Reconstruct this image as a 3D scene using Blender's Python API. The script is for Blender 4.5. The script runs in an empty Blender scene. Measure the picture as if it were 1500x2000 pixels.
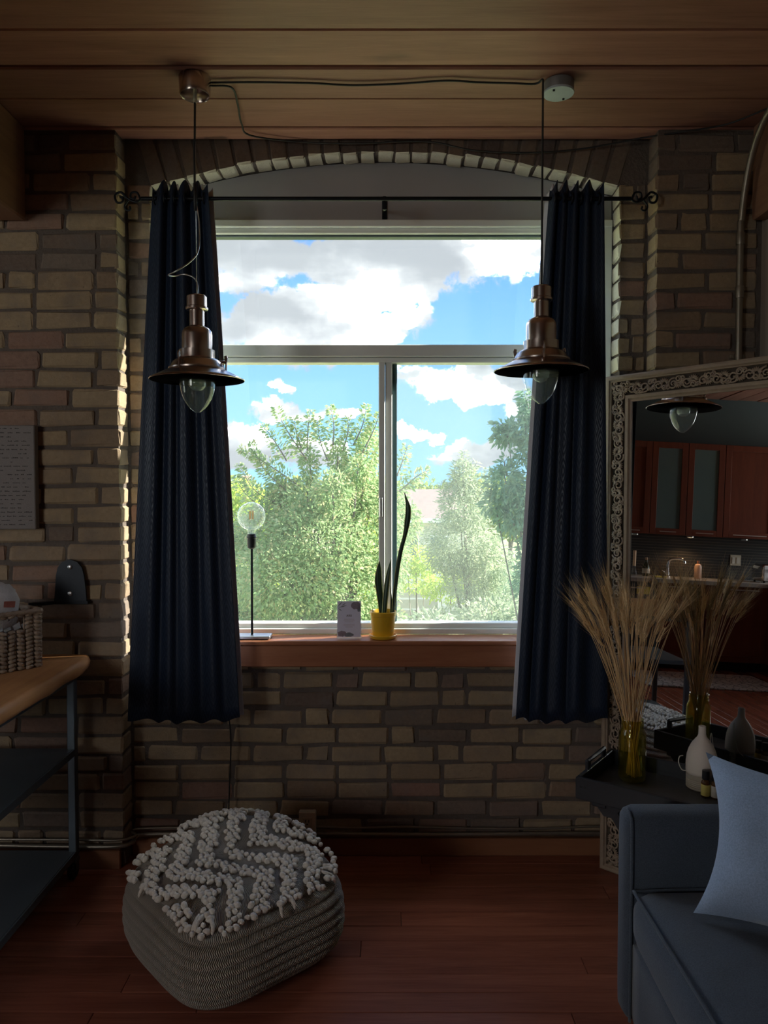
import bpy, bmesh, math, random
import numpy as np
from mathutils import Vector, Matrix, noise as mnoise

random.seed(7)
rng = np.random.default_rng(11)
S = bpy.context.scene
COL = S.collection
PI = math.pi

# ------------------------------------------------------------------ camera, exposure
F, EYE, PITCH = 1470.0, 1.486, math.atan(50 / 1470)
cam = bpy.data.cameras.new('camera')
cam.sensor_fit = 'VERTICAL'; cam.sensor_height = 36.0; cam.lens = F * 36 / 2000
cam.clip_start = 0.05; cam.clip_end = 600
camo = bpy.data.objects.new('camera', cam); COL.objects.link(camo)
camo.location = (0, 0, EYE); camo.rotation_euler = (PI / 2 - PITCH, 0, 0)
S.camera = camo
S.view_settings.view_transform = 'Standard'; S.view_settings.look = 'None'
S.view_settings.gamma = 1.0; S.view_settings.use_curve_mapping = False
S.view_settings.exposure = 1.35
S.cycles.use_denoising = True
try: S.cycles.denoiser = 'OPENIMAGEDENOISE'
except Exception: pass
S.cycles.max_bounces = 10; S.cycles.diffuse_bounces = 5; S.cycles.glossy_bounces = 4
S.cycles.transmission_bounces = 6; S.cycles.transparent_max_bounces = 16
S.cycles.caustics_reflective = False; S.cycles.caustics_refractive = False
S.cycles.sample_clamp_indirect = 6.0


# ------------------------------------------------------------------ node helpers
class NT:
    def __init__(self, tree):
        self.t = tree; self.n = tree.nodes; self.l = tree.links
    def new(self, typ, **kw):
        nd = self.n.new(typ)
        for k, v in kw.items(): setattr(nd, k, v)
        return nd
    def put(self, sock, v):
        if isinstance(v, bpy.types.NodeSocket): self.l.new(v, sock)
        elif v is not None: sock.default_value = v
    def math(self, op, a, b=None, c=None, clamp=False):
        nd = self.new('ShaderNodeMath', operation=op, use_clamp=clamp)
        self.put(nd.inputs[0], a)
        if b is not None: self.put(nd.inputs[1], b)
        if c is not None: self.put(nd.inputs[2], c)
        return nd.outputs[0]
    def vmath(self, op, a, b=None):
        nd = self.new('ShaderNodeVectorMath', operation=op)
        self.put(nd.inputs[0], a)
        if b is not None: self.put(nd.inputs[1], b)
        return nd.outputs[0]
    def mix(self, f, a, b, blend='MIX'):
        nd = self.new('ShaderNodeMix', data_type='RGBA', blend_type=blend)
        self.put(nd.inputs[0], f); self.put(nd.inputs[6], a); self.put(nd.inputs[7], b)
        return nd.outputs[2]
    def noise(self, vec, scale, detail=4, rough=.55, dist=0.0):
        nd = self.new('ShaderNodeTexNoise')
        if vec is not None: self.l.new(vec, nd.inputs['Vector'])
        nd.inputs['Scale'].default_value = scale; nd.inputs['Detail'].default_value = detail
        nd.inputs['Roughness'].default_value = rough; nd.inputs['Distortion'].default_value = dist
        return nd.outputs['Fac']
    def ramp(self, f, stops, interp='LINEAR'):
        nd = self.new('ShaderNodeValToRGB'); cr = nd.color_ramp; cr.interpolation = interp
        while len(cr.elements) < len(stops): cr.elements.new(0.5)
        for e, (p, c) in zip(cr.elements, stops):
            e.position = p; e.color = (c[0], c[1], c[2], 1) if len(c) == 3 else c
        self.put(nd.inputs[0], f)
        return nd.outputs[0]
    def smooth(self, v, lo, hi):
        nd = self.new('ShaderNodeMapRange', interpolation_type='SMOOTHSTEP')
        self.put(nd.inputs[0], v); nd.inputs[1].default_value = lo; nd.inputs[2].default_value = hi
        return nd.outputs[0]
    def mapping(self, vec, scale=(1, 1, 1), loc=None, rot=None):
        nd = self.new('ShaderNodeMapping'); self.l.new(vec, nd.inputs[0])
        nd.inputs['Scale'].default_value = scale
        if loc is not None: self.put(nd.inputs['Location'], loc)
        if rot is not None: nd.inputs['Rotation'].default_value = rot
        return nd.outputs[0]


def c4(c): return (c[0], c[1], c[2], 1.0)


# ------------------------------------------------------------------ sky, sun
SKY_GAIN = 1.75
W = bpy.data.worlds.new('sky'); S.world = W; W.use_nodes = True
t = NT(W.node_tree); t.n.clear()
tc = t.new('ShaderNodeTexCoord'); d = tc.outputs['Generated']
sep = t.new('ShaderNodeSeparateXYZ'); t.l.new(d, sep.inputs[0])
X_, Y_, Z_ = sep.outputs
warp = t.new('ShaderNodeTexNoise'); t.l.new(d, warp.inputs['Vector'])
warp.inputs['Scale'].default_value = 16; warp.inputs['Detail'].default_value = 6; warp.inputs['Roughness'].default_value = .62
wsep = t.new('ShaderNodeSeparateColor'); t.l.new(warp.outputs['Color'], wsep.inputs[0])
az = t.math('ARCTAN2', X_, Y_)
el = t.math('ARCSINE', Z_)
az = t.math('ADD', az, t.math('MULTIPLY_ADD', wsep.outputs[0], .075, -.0375))
el = t.math('ADD', el, t.math('MULTIPLY_ADD', wsep.outputs[1], .065, -.0325))
# cumulus banks, each as azimuth, elevation and the two half sizes in radians, and how full it is
banks = [(-.19, .295, .12, .055, 1.0), (.0, .285, .16, .052, 1.1), (.115, .300, .10, .050, 1.1), (-.10, .207, .125, .052, 1.25),
         (-.02, .215, .085, .03, 1.0), (-.23, .20, .06, .05, .9), (-.138, .131, .020, .007, .8), (-.135, .104, .050, .016, 1.0), (-.052, .098, .032, .009, .9),
         (-.19, .052, .055, .034, 1.1), (-.10, .035, .06, .024, .8), (.105, .132, .085, .032, 1.15), (.045, .145, .035, .014, .6),
         (.037, .073, .028, .009, .9), (.073, .064, .016, .009, .9), (.125, .040, .07, .019, 1.0), (.22, .10, .07, .03, .9), (-.30, .12, .09, .05, .9),
         (.32, .26, .10, .06, 1.0), (-.36, .32, .10, .06, 1.0)]
acc = None
for a0, e0, sa, se, w_ in banks:
    qa = t.math('DIVIDE', t.math('SUBTRACT', az, a0), sa)
    qe = t.math('DIVIDE', t.math('SUBTRACT', el, e0), se)
    r2 = t.math('ADD', t.math('MULTIPLY', qa, qa), t.math('MULTIPLY', qe, qe))
    g = t.math('MULTIPLY', t.math('SUBTRACT', 1.0, r2), w_)
    acc = g if acc is None else t.math('MAXIMUM', acc, g)
acc = t.math('MAXIMUM', acc, -1.2)
fb = t.noise(d, 5.0, 7, .6)
fb2 = t.noise(d, 26.0, 6, .62)
beyond = t.math('MAXIMUM', t.smooth(t.math('ABSOLUTE', az), .34, .60), t.smooth(el, .36, .52))
rest = t.math('MULTIPLY_ADD', fb, 7.0, -3.5)
dens = t.math('ADD', t.math('MULTIPLY', acc, t.math('SUBTRACT', 1.0, beyond)), t.math('MULTIPLY', rest, beyond))
dens = t.math('ADD', dens, t.math('MULTIPLY_ADD', fb2, 2.3, -1.15))
cov = t.smooth(dens, -.12, .5)
shade = t.smooth(t.math('ADD', t.noise(t.mapping(d, (1, 1, 2.2), (0, 0, .35)), 7.5, 4, .5), t.math('MULTIPLY', fb2, .25)), .42, .76)
lum = t.math('MULTIPLY', t.ramp(shade, [(0, (1, 1, 1)), (.24, (.35, .35, .35)), (.48, (.029, .029, .029)), (1, (.0195, .0195, .0195))]), 8.0)      # sunlit tops to grey undersides
cl = t.vmath('SCALE', t.mix(shade, c4((1, 1, 1.02)), c4((.95, 1.0, 1.10)))); t.put(cl.node.inputs['Scale'], lum)
grad = t.smooth(Z_, -.02, .42)
blue = t.mix(grad, c4((.118, .226, .33)), c4((.034, .108, .288)))
skyc = t.mix(t.math('POWER', cov, 3.0), blue, cl)
low = t.smooth(Z_, -.06, .0)
skyc = t.mix(low, c4((.22, .27, .20)), skyc)
bg = t.new('ShaderNodeBackground'); t.l.new(skyc, bg.inputs[0]); bg.inputs[1].default_value = SKY_GAIN
wo = t.new('ShaderNodeOutputWorld'); t.l.new(bg.outputs[0], wo.inputs[0])

sun = bpy.data.lights.new('sun', 'SUN'); sun.energy = 8.6; sun.angle = .01; sun.color = (1, .95, .86)
suno = bpy.data.objects.new('sun', sun); COL.objects.link(suno)
SUN_AZ, SUN_EL = math.radians(77.5), math.radians(28)      # low sun, far round to the mirror side of the window
suno.rotation_euler = Vector((math.sin(SUN_AZ) * math.cos(SUN_EL), math.cos(SUN_AZ) * math.cos(SUN_EL), math.sin(SUN_EL))).to_track_quat('Z', 'Y').to_euler()
# fill lamps added at two unseen, made-up windows in the rear and left walls
for nm_, en_, sx_, sy_, lc_, rz_ in (('rear_fill_lamp', 20.0, 1.3, 1.5, (-3.45, -2.46, 1.75), 0), ('side_fill_lamp', 3.0, .95, 1.45, (-4.47, 2.29, 1.65), -PI / 2)):
    la = bpy.data.lights.new(nm_, 'AREA'); la.shape = 'RECTANGLE'; la.size = sx_; la.size_y = sy_
    la.energy = en_; la.color = (1.0, .95, .93)
    lao = bpy.data.objects.new(nm_, la); COL.objects.link(lao)
    lao.location = lc_; lao.rotation_euler = (PI / 2, 0, rz_)

# ------------------------------------------------------------------ object helpers
def link(name, data, parent=None):
    o = bpy.data.objects.new(name, data); COL.objects.link(o)
    if parent is not None: o.parent = parent
    return o

def tag(o, label=None, cat=None, group=None, kind=None):
    if label: o['label'] = label
    if cat: o['category'] = cat
    if group: o['group'] = group
    if kind: o['kind'] = kind
    return o

def thing(name, label, cat, loc=(0, 0, 0), rz=0.0, group=None):
    o = bpy.data.objects.new(name, None); COL.objects.link(o); o.empty_display_size = .05
    o.location = loc; o.rotation_euler = (0, 0, rz)
    return tag(o, label, cat, group)


class MB:
    """collects shapes, then becomes one mesh object"""
    def __init__(self):
        self.v = []; self.f = []; self.uv = None
    def add(self, vs, fs):
        k = len(self.v); self.v += [tuple(p) for p in vs]; self.f += [tuple(i + k for i in f) for f in fs]
        return self
    def box(self, c, s, ch=0.0, R=None, jit=0.0):
        hx, hy, hz = s[0] / 2, s[1] / 2, s[2] / 2
        vs = []; fs = []
        if ch <= 0:
            for z in (-1, 1):
                for (x, y) in ((-1, -1), (1, -1), (1, 1), (-1, 1)): vs.append(Vector((x * hx, y * hy, z * hz)))
            fs = [(3, 2, 1, 0), (4, 5, 6, 7), (0, 1, 5, 4), (1, 2, 6, 5), (2, 3, 7, 6), (3, 0, 4, 7)]
        else:
            idx = {}
            for sx in (-1, 1):
                for sy in (-1, 1):
                    for sz in (-1, 1):
                        for ax in range(3):
                            p = [sx * (hx - ch), sy * (hy - ch), sz * (hz - ch)]
                            p[ax] = (sx * hx, sy * hy, sz * hz)[ax]
                            idx[(sx, sy, sz, ax)] = len(vs); vs.append(Vector(p))
            def face(a):
                cen = sum((vs[i] for i in a), Vector()) / len(a)
                n = (vs[a[1]] - vs[a[0]]).cross(vs[a[2]] - vs[a[0]])
                fs.append(tuple(a) if n.dot(cen) > 0 else tuple(reversed(a)))
            for ax in range(3):
                o1, o2 = [k for k in range(3) if k != ax]
                for s_ in (-1, 1):
                    q = []
                    for (u, w) in ((-1, -1), (1, -1), (1, 1), (-1, 1)):
                        k = [0, 0, 0]; k[ax] = s_; k[o1] = u; k[o2] = w; q.append(idx[(k[0], k[1], k[2], ax)])
                    face(q)
                for u in (-1, 1):
                    for w in (-1, 1):
                        k1 = [0, 0, 0]; k2 = [0, 0, 0]; k1[o1] = k2[o1] = u; k1[o2] = k2[o2] = w; k1[ax] = -1; k2[ax] = 1
                        face([idx[(*k1, o1)], idx[(*k2, o1)], idx[(*k2, o2)], idx[(*k1, o2)]])
            for sx in (-1, 1):
                for sy in (-1, 1):
                    for sz in (-1, 1): face([idx[(sx, sy, sz, a)] for a in range(3)])
        if jit: vs = [p + Vector((random.uniform(-jit, jit), random.uniform(-jit, jit), random.uniform(-jit, jit))) for p in vs]
        if R is not None: vs = [R @ p for p in vs]
        c = Vector(c)
        return self.add([p + c for p in vs], fs)
    def lathe(self, prof, c=(0, 0, 0), seg=24, R=None):
        vs = []; fs = []; n = len(prof); c = Vector(c)
        for k in range(seg):
            a = 2 * PI * k / seg
            for r, z in prof:
                p = Vector((r * math.cos(a), r * math.sin(a), z))
                vs.append((R @ p if R is not None else p) + c)
        for k in range(seg):
            k2 = (k + 1) % seg
            for i in range(n - 1):
                fs.append((k * n + i, k2 * n + i, k2 * n + i + 1, k * n + i + 1))
        if prof[0][0] > 1e-5: fs.append(tuple(k * n for k in reversed(range(seg))))
        if prof[-1][0] > 1e-5: fs.append(tuple(k * n + n - 1 for k in range(seg)))
        return self.add(vs, fs)
    def tube(self, pts, r, seg=8, caps=True, closed=False):
        pts = [Vector(p) for p in pts]; n = len(pts)
        rs = r if isinstance(r, (list, tuple)) else [r] * n
        up = None; vs = []; fs = []
        for i, p in enumerate(pts):
            if closed: tg = pts[(i + 1) % n] - pts[i - 1]
            else: tg = (pts[min(i + 1, n - 1)] - pts[max(i - 1, 0)])
            tg.normalize()
            if up is None:
                up = Vector((0, 0, 1)) if abs(tg.z) < .9 else Vector((1, 0, 0))
            a = up - tg * up.dot(tg)
            if a.length < 1e-6: a = tg.orthogonal()
            a.normalize(); up = a; b = tg.cross(a)
            for k in range(seg):
                th = 2 * PI * k / seg
                vs.append(p + (a * math.cos(th) + b * math.sin(th)) * rs[i])
        m = n if closed else n - 1
        for i in range(m):
            j = (i + 1) % n
            for k in range(seg):
                k2 = (k + 1) % seg
                fs.append((i * seg + k, i * seg + k2, j * seg + k2, j * seg + k))
        if caps and not closed:
            fs.append(tuple(reversed(range(seg)))); fs.append(tuple((n - 1) * seg + k for k in range(seg)))
        return self.add(vs, fs)
    def ell(self, c, r, R=None, seg=8, rings=5):
        c = Vector(c); vs = [Vector((0, 0, -1))]; fs = []
        for i in range(1, rings):
            ph = -PI / 2 + PI * i / rings
            for k in range(seg):
                th = 2 * PI * k / seg
                vs.append(Vector((math.cos(ph) * math.cos(th), math.cos(ph) * math.sin(th), math.sin(ph))))
        vs.append(Vector((0, 0, 1))); top = len(vs) - 1
        for k in range(seg):
            k2 = (k + 1) % seg
            fs.append((0, 1 + k2, 1 + k)); fs.append((top, top - seg + k, top - seg + k2))
            for i in range(rings - 2):
                a = 1 + i * seg; fs.append((a + k, a + k2, a + seg + k2, a + seg + k))
        vs = [Vector((p.x * r[0], p.y * r[1], p.z * r[2])) for p in vs]
        if R is not None: vs = [R @ p for p in vs]
        return self.add([p + c for p in vs], fs)
    def prism(self, poly, y0, y1, axis='Y'):
        """poly in (x,z) pushed along y, or in (x,y) pushed along z"""
        n = len(poly); vs = []
        for v in (y0, y1):
            for a, b in poly: vs.append((a, v, b) if axis == 'Y' else ((a, b, v) if axis == 'Z' else (v, a, b)))
        fs = [tuple(range(n)), tuple(reversed(range(n, 2 * n)))]
        for i in range(n):
            j = (i + 1) % n; fs.append((j, i, n + i, n + j))
        return self.add(vs, fs)
    def xform(self, M):
        self.v = [tuple(M @ Vector(p)) for p in self.v]; return self
    def mesh(self, name, mat=None, smooth=False, fix=True):
        me = bpy.data.meshes.new(name); me.from_pydata(self.v, [], self.f)
        if fix:
            bm = bmesh.new(); bm.from_mesh(me); bmesh.ops.recalc_face_normals(bm, faces=bm.faces); bm.to_mesh(me); bm.free()
        if mat: me.materials.append(mat)
        if smooth:
            me.polygons.foreach_set('use_smooth', [True] * len(me.polygons))
            if smooth is not True: me.set_sharp_from_angle(angle=math.radians(smooth))
        return me
    def build(self, name, mat=None, parent=None, smooth=False, fix=True):
        return link(name, self.mesh(name, mat, smooth, fix), parent)


def roundbox(size, r, n=8, bulge=(0, 0, 0), fn=None):
    """a soft box: subdivided cube pushed onto rounded edges"""
    m = MB(); hx, hy, hz = (s / 2 for s in size); h = (hx, hy, hz); idx = {}
    def vert(p):
        k = tuple(round(q, 5) for q in p)
        if k in idx: return idx[k]
        q = Vector((p[0] * hx, p[1] * hy, p[2] * hz))
        inn = Vector([max(-(h[i] - r), min(h[i] - r, q[i])) for i in range(3)])
        dd = q - inn
        if dd.length > 1e-9: q = inn + dd.normalized() * r
        for a in range(3):
            o1, o2 = [b for b in range(3) if b != a]
            q[a] += math.copysign(1, p[a]) * bulge[a] * (1 - p[o1] ** 2) * (1 - p[o2] ** 2) * min(1, abs(p[a]))
        if fn: q = fn(q, p)
        idx[k] = len(m.v); m.v.append(tuple(q)); return idx[k]
    g = [-1 + 2 * i / n for i in range(n + 1)]
    g = [math.copysign(1 - (1 - abs(x)) ** 1.5, x) for x in g]
    for a in range(3):
        o1, o2 = [b for b in range(3) if b != a]
        for s in (-1, 1):
            for i in range(n):
                for j in range(n):
                    q = []
                    for (u, w) in ((g[i], g[j]), (g[i + 1], g[j]), (g[i + 1], g[j + 1]), (g[i], g[j + 1])):
                        p = [0, 0, 0]; p[a] = s; p[o1] = u; p[o2] = w; q.append(vert(p))
                    m.f.append(tuple(q))
    return m


def bez(pts, n=12):
    """smooth curve through points"""
    P = [Vector(p) for p in pts]; out = []
    for i in range(len(P) - 1):
        p0 = P[i - 1] if i else P[i] * 2 - P[i + 1]; p1, p2 = P[i], P[i + 1]
        p3 = P[i + 2] if i + 2 < len(P) else P[i + 1] * 2 - P[i]
        for k in range(n):
            u = k / n
            out.append(.5 * ((2 * p1) + (p2 - p0) * u + (2 * p0 - 5 * p1 + 4 * p2 - p3) * u * u + (3 * p1 - p0 - 3 * p2 + p3) * u ** 3))
    out.append(P[-1]); return out


_RC = (math.cos(PITCH), math.sin(PITCH))
def ray(px, py):
    a, b = (px - 750) / F, -(py - 1000) / F
    return Vector((a, _RC[0] + b * _RC[1], b * _RC[0] - _RC[1]))
def at_y(px, py, y):                    # where a sight line meets the plane at depth y
    r = ray(px, py); return Vector((0, 0, EYE)) + r * (y / r.y)
def at_z(px, py, z):                    # where a sight line meets the level z
    r = ray(px, py); return Vector((0, 0, EYE)) + r * ((z - EYE) / r.z)


# ------------------------------------------------------------------ materials
def principled(name):
    m = bpy.data.materials.new(name); m.use_nodes = True; t = NT(m.node_tree)
    return m, t, m.node_tree.nodes['Principled BSDF']

def plain(name, col, rough=.5, metal=0.0, var=.12, scale=12, bump=0.0, bscale=60, spec=.5):
    m, t, b = principled(name)
    co = t.new('ShaderNodeTexCoord').outputs['Object']
    n = t.noise(co, scale, 5)
    f = t.math('MULTIPLY_ADD', n, 2 * var, 1 - var)
    mul = t.new('ShaderNodeMix', data_type='RGBA', blend_type='MULTIPLY'); mul.inputs[0].default_value = 1
    mul.inputs[6].default_value = c4(col); t.l.new(f, mul.inputs[7])
    t.l.new(mul.outputs[2], b.inputs['Base Color'])
    b.inputs['Roughness'].default_value = rough; b.inputs['Metallic'].default_value = metal
    b.inputs['Specular IOR Level'].default_value = spec
    if bump:
        bp = t.new('ShaderNodeBump'); bp.inputs['Strength'].default_value = bump; bp.inputs['Distance'].default_value = .01
        t.l.new(t.noise(co, bscale, 4), bp.inputs['Height']); t.l.new(bp.outputs[0], b.inputs['Normal'])
    return m

def wood(name, c1, c2, rough=.45, stretch=(1, 12, 12), scale=3.0, var=.25, bump=.15, dark=None, spec=.5, knots=0):
    m, t, b = principled(name)
    co = t.new('ShaderNodeTexCoord').outputs['Object']
    rnd = t.new('ShaderNodeObjectInfo').outputs['Random']
    off = t.math('MULTIPLY', rnd, 37.0)
    cmb = t.new('ShaderNodeCombineXYZ'); [t.l.new(off, cmb.inputs[k]) for k in range(3)]
    v = t.mapping(co, stretch, cmb.outputs[0])
    n1 = t.noise(v, scale, 6, .6, .6)
    n2 = t.noise(v, scale * 6, 4, .6)
    f = t.math('ADD', t.math('MULTIPLY', n1, .7), t.math('MULTIPLY', n2, .3))
    stops = [(.3, c1), (.68, c2)]
    if dark: stops = [(.16, dark)] + stops
    col = t.ramp(f, stops)
    if knots:
        vk = t.mapping(co, (1.1, 2.6, 1), cmb.outputs[0]); vo = t.new('ShaderNodeTexVoronoi', feature='F1'); t.l.new(vk, vo.inputs['Vector']); vo.inputs['Scale'].default_value = knots
        dk = t.math('ADD', vo.outputs['Distance'], t.math('MULTIPLY_ADD', t.noise(co, 24, 3), .12, -.06))
        col = t.mix(t.math('MULTIPLY', t.smooth(dk, .11, .05), .75), col, c4((.07, .035, .025)))
        col = t.mix(t.math('MULTIPLY', t.smooth(t.noise(t.mapping(co, (.8, 2.5, 1), cmb.outputs[0]), 2.2, 4), .60, .74), .5), col, c4((.10, .055, .042)))
    hs = t.math('MULTIPLY_ADD', rnd, 2 * var, 1 - var)
    mul = t.new('ShaderNodeMix', data_type='RGBA', blend_type='MULTIPLY'); mul.inputs[0].default_value = 1
    t.l.new(col, mul.inputs[6]); t.l.new(hs, mul.inputs[7]); t.l.new(mul.outputs[2], b.inputs['Base Color'])
    b.inputs['Roughness'].default_value = rough; b.inputs['Specular IOR Level'].default_value = spec
    bp = t.new('ShaderNodeBump'); bp.inputs['Strength'].default_value = bump; bp.inputs['Distance'].default_value = .004
    t.l.new(f, bp.inputs['Height']); t.l.new(bp.outputs[0], b.inputs['Normal'])
    return m

def brickmat(name, tones, stain=.5, shift=0.0):
    m, t, b = principled(name)
    geo = t.new('ShaderNodeNewGeometry').outputs['Position']
    rnd = t.new('ShaderNodeObjectInfo').outputs['Random']
    base = t.ramp(rnd, tones)
    n1 = t.noise(geo, 9, 5, .6); n2 = t.noise(geo, 60, 5, .65); n3 = t.noise(geo, 230, 3, .6)
    k = t.math('MULTIPLY_ADD', n2, .75, .62)
    mul = t.new('ShaderNodeMix', data_type='RGBA', blend_type='MULTIPLY'); mul.inputs[0].default_value = 1
    t.l.new(base, mul.inputs[6]); t.l.new(k, mul.inputs[7])
    st = t.smooth(t.math('ADD', n1, t.math('MULTIPLY', n2, .35)), .62, .9)
    col = t.mix(t.math('MULTIPLY', st, stain), mul.outputs[2], c4((.17, .145, .13)))
    pit = t.smooth(t.noise(geo, 75, 2, .5), .70, .78)
    col = t.mix(t.math('MULTIPLY', pit, .6), col, c4((.10, .08, .07)))
    t.l.new(col, b.inputs['Base Color']); b.inputs['Roughness'].default_value = .92; b.inputs['Specular IOR Level'].default_value = .2
    bp = t.new('ShaderNodeBump'); bp.inputs['Strength'].default_value = .55; bp.inputs['Distance'].default_value = .006
    h = t.math('ADD', t.math('MULTIPLY', n2, .7), t.math('MULTIPLY', n3, .3))
    t.l.new(h, bp.inputs['Height']); t.l.new(bp.outputs[0], b.inputs['Normal'])
    return m

def glassmat(name, tint=(1, 1, 1), refl=1.0, rough=.0, dust=0.0, ior=1.45, dustcol=(.9, .95, .95)):
    m = bpy.data.materials.new(name); m.use_nodes = True; t = NT(m.node_tree); t.n.clear()
    tr = t.new('ShaderNodeBsdfTransparent'); tr.inputs[0].default_value = c4(tint)
    gl = t.new('ShaderNodeBsdfGlossy'); gl.inputs['Roughness'].default_value = rough; gl.inputs[0].default_value = (1, 1, 1, 1)
    lw = t.new('ShaderNodeLayerWeight'); lw.inputs[0].default_value = .5; frf = t.math('MULTIPLY_ADD', t.math('POWER', lw.outputs['Facing'], 4.0), .75 * (ior - 1) / .45, .04)
    mx = t.new('ShaderNodeMixShader'); t.l.new(t.math('MULTIPLY', frf, refl), mx.inputs[0])
    t.l.new(tr.outputs[0], mx.inputs[1]); t.l.new(gl.outputs[0], mx.inputs[2]); out = mx.outputs[0]
    if dust:
        tl = t.new('ShaderNodeBsdfTranslucent'); tl.inputs[0].default_value = c4(dustcol)
        co = t.new('ShaderNodeTexCoord').outputs['Object']
        n = t.math('MULTIPLY_ADD', t.noise(co, 3.0, 5), 1.0, .5)
        m2 = t.new('ShaderNodeMixShader'); t.l.new(t.math('MULTIPLY', n, dust), m2.inputs[0])
        t.l.new(out, m2.inputs[1]); t.l.new(tl.outputs[0], m2.inputs[2]); out = m2.outputs[0]
    o = t.new('ShaderNodeOutputMaterial'); t.l.new(out, o.inputs[0])
    return m

def leafmat(name, ca, cb, cc=None, trans=.45):
    m = bpy.data.materials.new(name); m.use_nodes = True; t = NT(m.node_tree); t.n.clear()
    g = t.new('ShaderNodeNewGeometry'); rnd = g.outputs['Random Per Island']
    stops = [(.05, ca), (.8, cb)] + ([(.97, cc)] if cc else [])
    col = t.ramp(rnd, stops)
    big = t.noise(g.outputs['Position'], 1.3, 3)
    col = t.mix(t.math('MULTIPLY', big, .35), col, c4(ca))
    df = t.new('ShaderNodeBsdfDiffuse'); t.l.new(col, df.inputs[0])
    tl = t.new('ShaderNodeBsdfTranslucent'); t.l.new(col, tl.inputs[0])
    mx = t.new('ShaderNodeMixShader'); mx.inputs[0].default_value = trans
    t.l.new(df.outputs[0], mx.inputs[1]); t.l.new(tl.outputs[0], mx.inputs[2])
    o = t.new('ShaderNodeOutputMaterial'); t.l.new(mx.outputs[0], o.inputs[0])
    return m

def fabric(name, col, col2=None, rough=.95, scale=420, bump=.35, sheen=.2, var=.35):
    m, t, b = principled(name)
    co = t.new('ShaderNodeTexCoord').outputs['Object']
    n = t.noise(co, scale, 3, .6); n2 = t.noise(co, 9, 4)
    f = t.math('ADD', t.math('MULTIPLY', n, .75), t.math('MULTIPLY', n2, .25))
    col2 = col2 or tuple(c * (1 - var) for c in col)
    t.l.new(t.ramp(f, [(.35, col2), (.62, col)]), b.inputs['Base Color'])
    b.inputs['Roughness'].default_value = rough; b.inputs['Specular IOR Level'].default_value = .15
    b.inputs['Sheen Weight'].default_value = sheen; b.inputs['Sheen Roughness'].default_value = .5
    bp = t.new('ShaderNodeBump'); bp.inputs['Strength'].default_value = bump; bp.inputs['Distance'].default_value = .003
    t.l.new(n, bp.inputs['Height']); t.l.new(bp.outputs[0], b.inputs['Normal'])
    return m

def emit(name, col, s):
    m = bpy.data.materials.new(name); m.use_nodes = True; t = NT(m.node_tree); t.n.clear()
    e = t.new('ShaderNodeEmission'); e.inputs[0].default_value = c4(col); e.inputs[1].default_value = s
    o = t.new('ShaderNodeOutputMaterial'); t.l.new(e.outputs[0], o.inputs[0]); return m

BUFF = [(0, (.30, .215, .135)), (.28, (.38, .285, .175)), (.55, (.345, .255, .165)), (.74, (.275, .195, .13)), (.88, (.29, .175, .13)), (1, (.21, .17, .135))]
M_brick = brickmat('buff_brick', BUFF)
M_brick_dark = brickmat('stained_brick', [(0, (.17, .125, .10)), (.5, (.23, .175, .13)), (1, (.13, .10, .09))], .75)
M_lit_face = plain('pale_lit_brick', (.66, .62, .50), .9, 0, .22, 14, .5, 70, .1)  # window light on soffit and reveal faces, put into a pale colour
M_mortar = plain('grey_mortar', (.145, .118, .10), .95, 0, .3, 22, .6, 90, .1)
M_ceil = wood('ceiling_wood', (.235, .104, .074), (.385, .192, .140), .5, (1, 14, 14), 1.6, .16, .25, (.07, .035, .025), .35, 1.3)
M_beam = wood('beam_wood', (.20, .10, .06), (.31, .165, .095), .6, (14, 1, 14), 1.3, .1, .25, (.10, .05, .03), .3)
M_floor = wood('red_floor_wood', (.22, .068, .042), (.40, .135, .08), .26, (1, 12, 12), 2.2, .16, .08, (.07, .018, .012), .5)
M_base = wood('baseboard_wood', (.22, .085, .04), (.33, .14, .065), .45, (1, 10, 10), 1.8, .1, .1, (.07, .03, .02))
M_sill = wood('sill_wood', (.30, .105, .050), (.45, .19, .095), .32, (1, 12, 12), 2.0, .05, .06)
M_gap = plain('dark_gap', (.05, .035, .028), .9, 0, .2)
M_plaster = plain('brown_plaster', (.36, .30, .25), .9, 0, .08, 4, .15, 30)
M_teal = plain('dark_teal_wall_paint', (.075, .10, .11), .85, 0, .06, 3)
M_white = plain('white_window_paint', (.84, .86, .82), .45, 0, .04, 5)
M_infill = plain('grey_infill_paint', (.40, .39, .40), .7, 0, .05, 4)
M_gasket = plain('dark_teal_gasket', (.05, .10, .11), .5, 0, .1)
M_glass = glassmat('window_glass', (.97, .99, .98), .55, 0, .016)
M_screen = glassmat('insect_screen_mesh', (.93, .94, .95), 0.0, 0, .05, 1.1, (.8, .82, .8))
M_iron = plain('black_iron', (.012, .014, .018), .45, .6, .15)
M_copper = plain('brushed_copper', (.54, .45, .40), .24, 1.0, .10, 30)
M_alu = plain('brushed_aluminium', (.62, .63, .63), .35, 1.0, .08, 30)
M_steel = plain('dark_grey_steel', (.12, .145, .165), .38, .55, .12, 8)
M_shadein = plain('shade_inner_enamel', (.88, .89, .88), .35, 0.0, .03)
M_clear = glassmat('clear_glass', (.93, .95, .95), 1.0, .02, .03)
M_bulb = glassmat('frosted_bulb_glass', (.80, .83, .84), 1.2, .1, .10)
M_globe = glassmat('globe_bulb_glass', (.96, .98, .97), 1.3, .02, .05)
M_fil = plain('amber_filament', (.85, .42, .10), .5)
M_black = plain('black_plastic', (.012, .012, .014), .45)
M_cord = plain('black_cord', (.014, .013, .013), .6)
M_wire = plain('steel_wire', (.55, .56, .57), .3, 1.0)
M_bluegrey = plain('pale_blue_grey_plate', (.42, .50, .55), .55)
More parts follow.
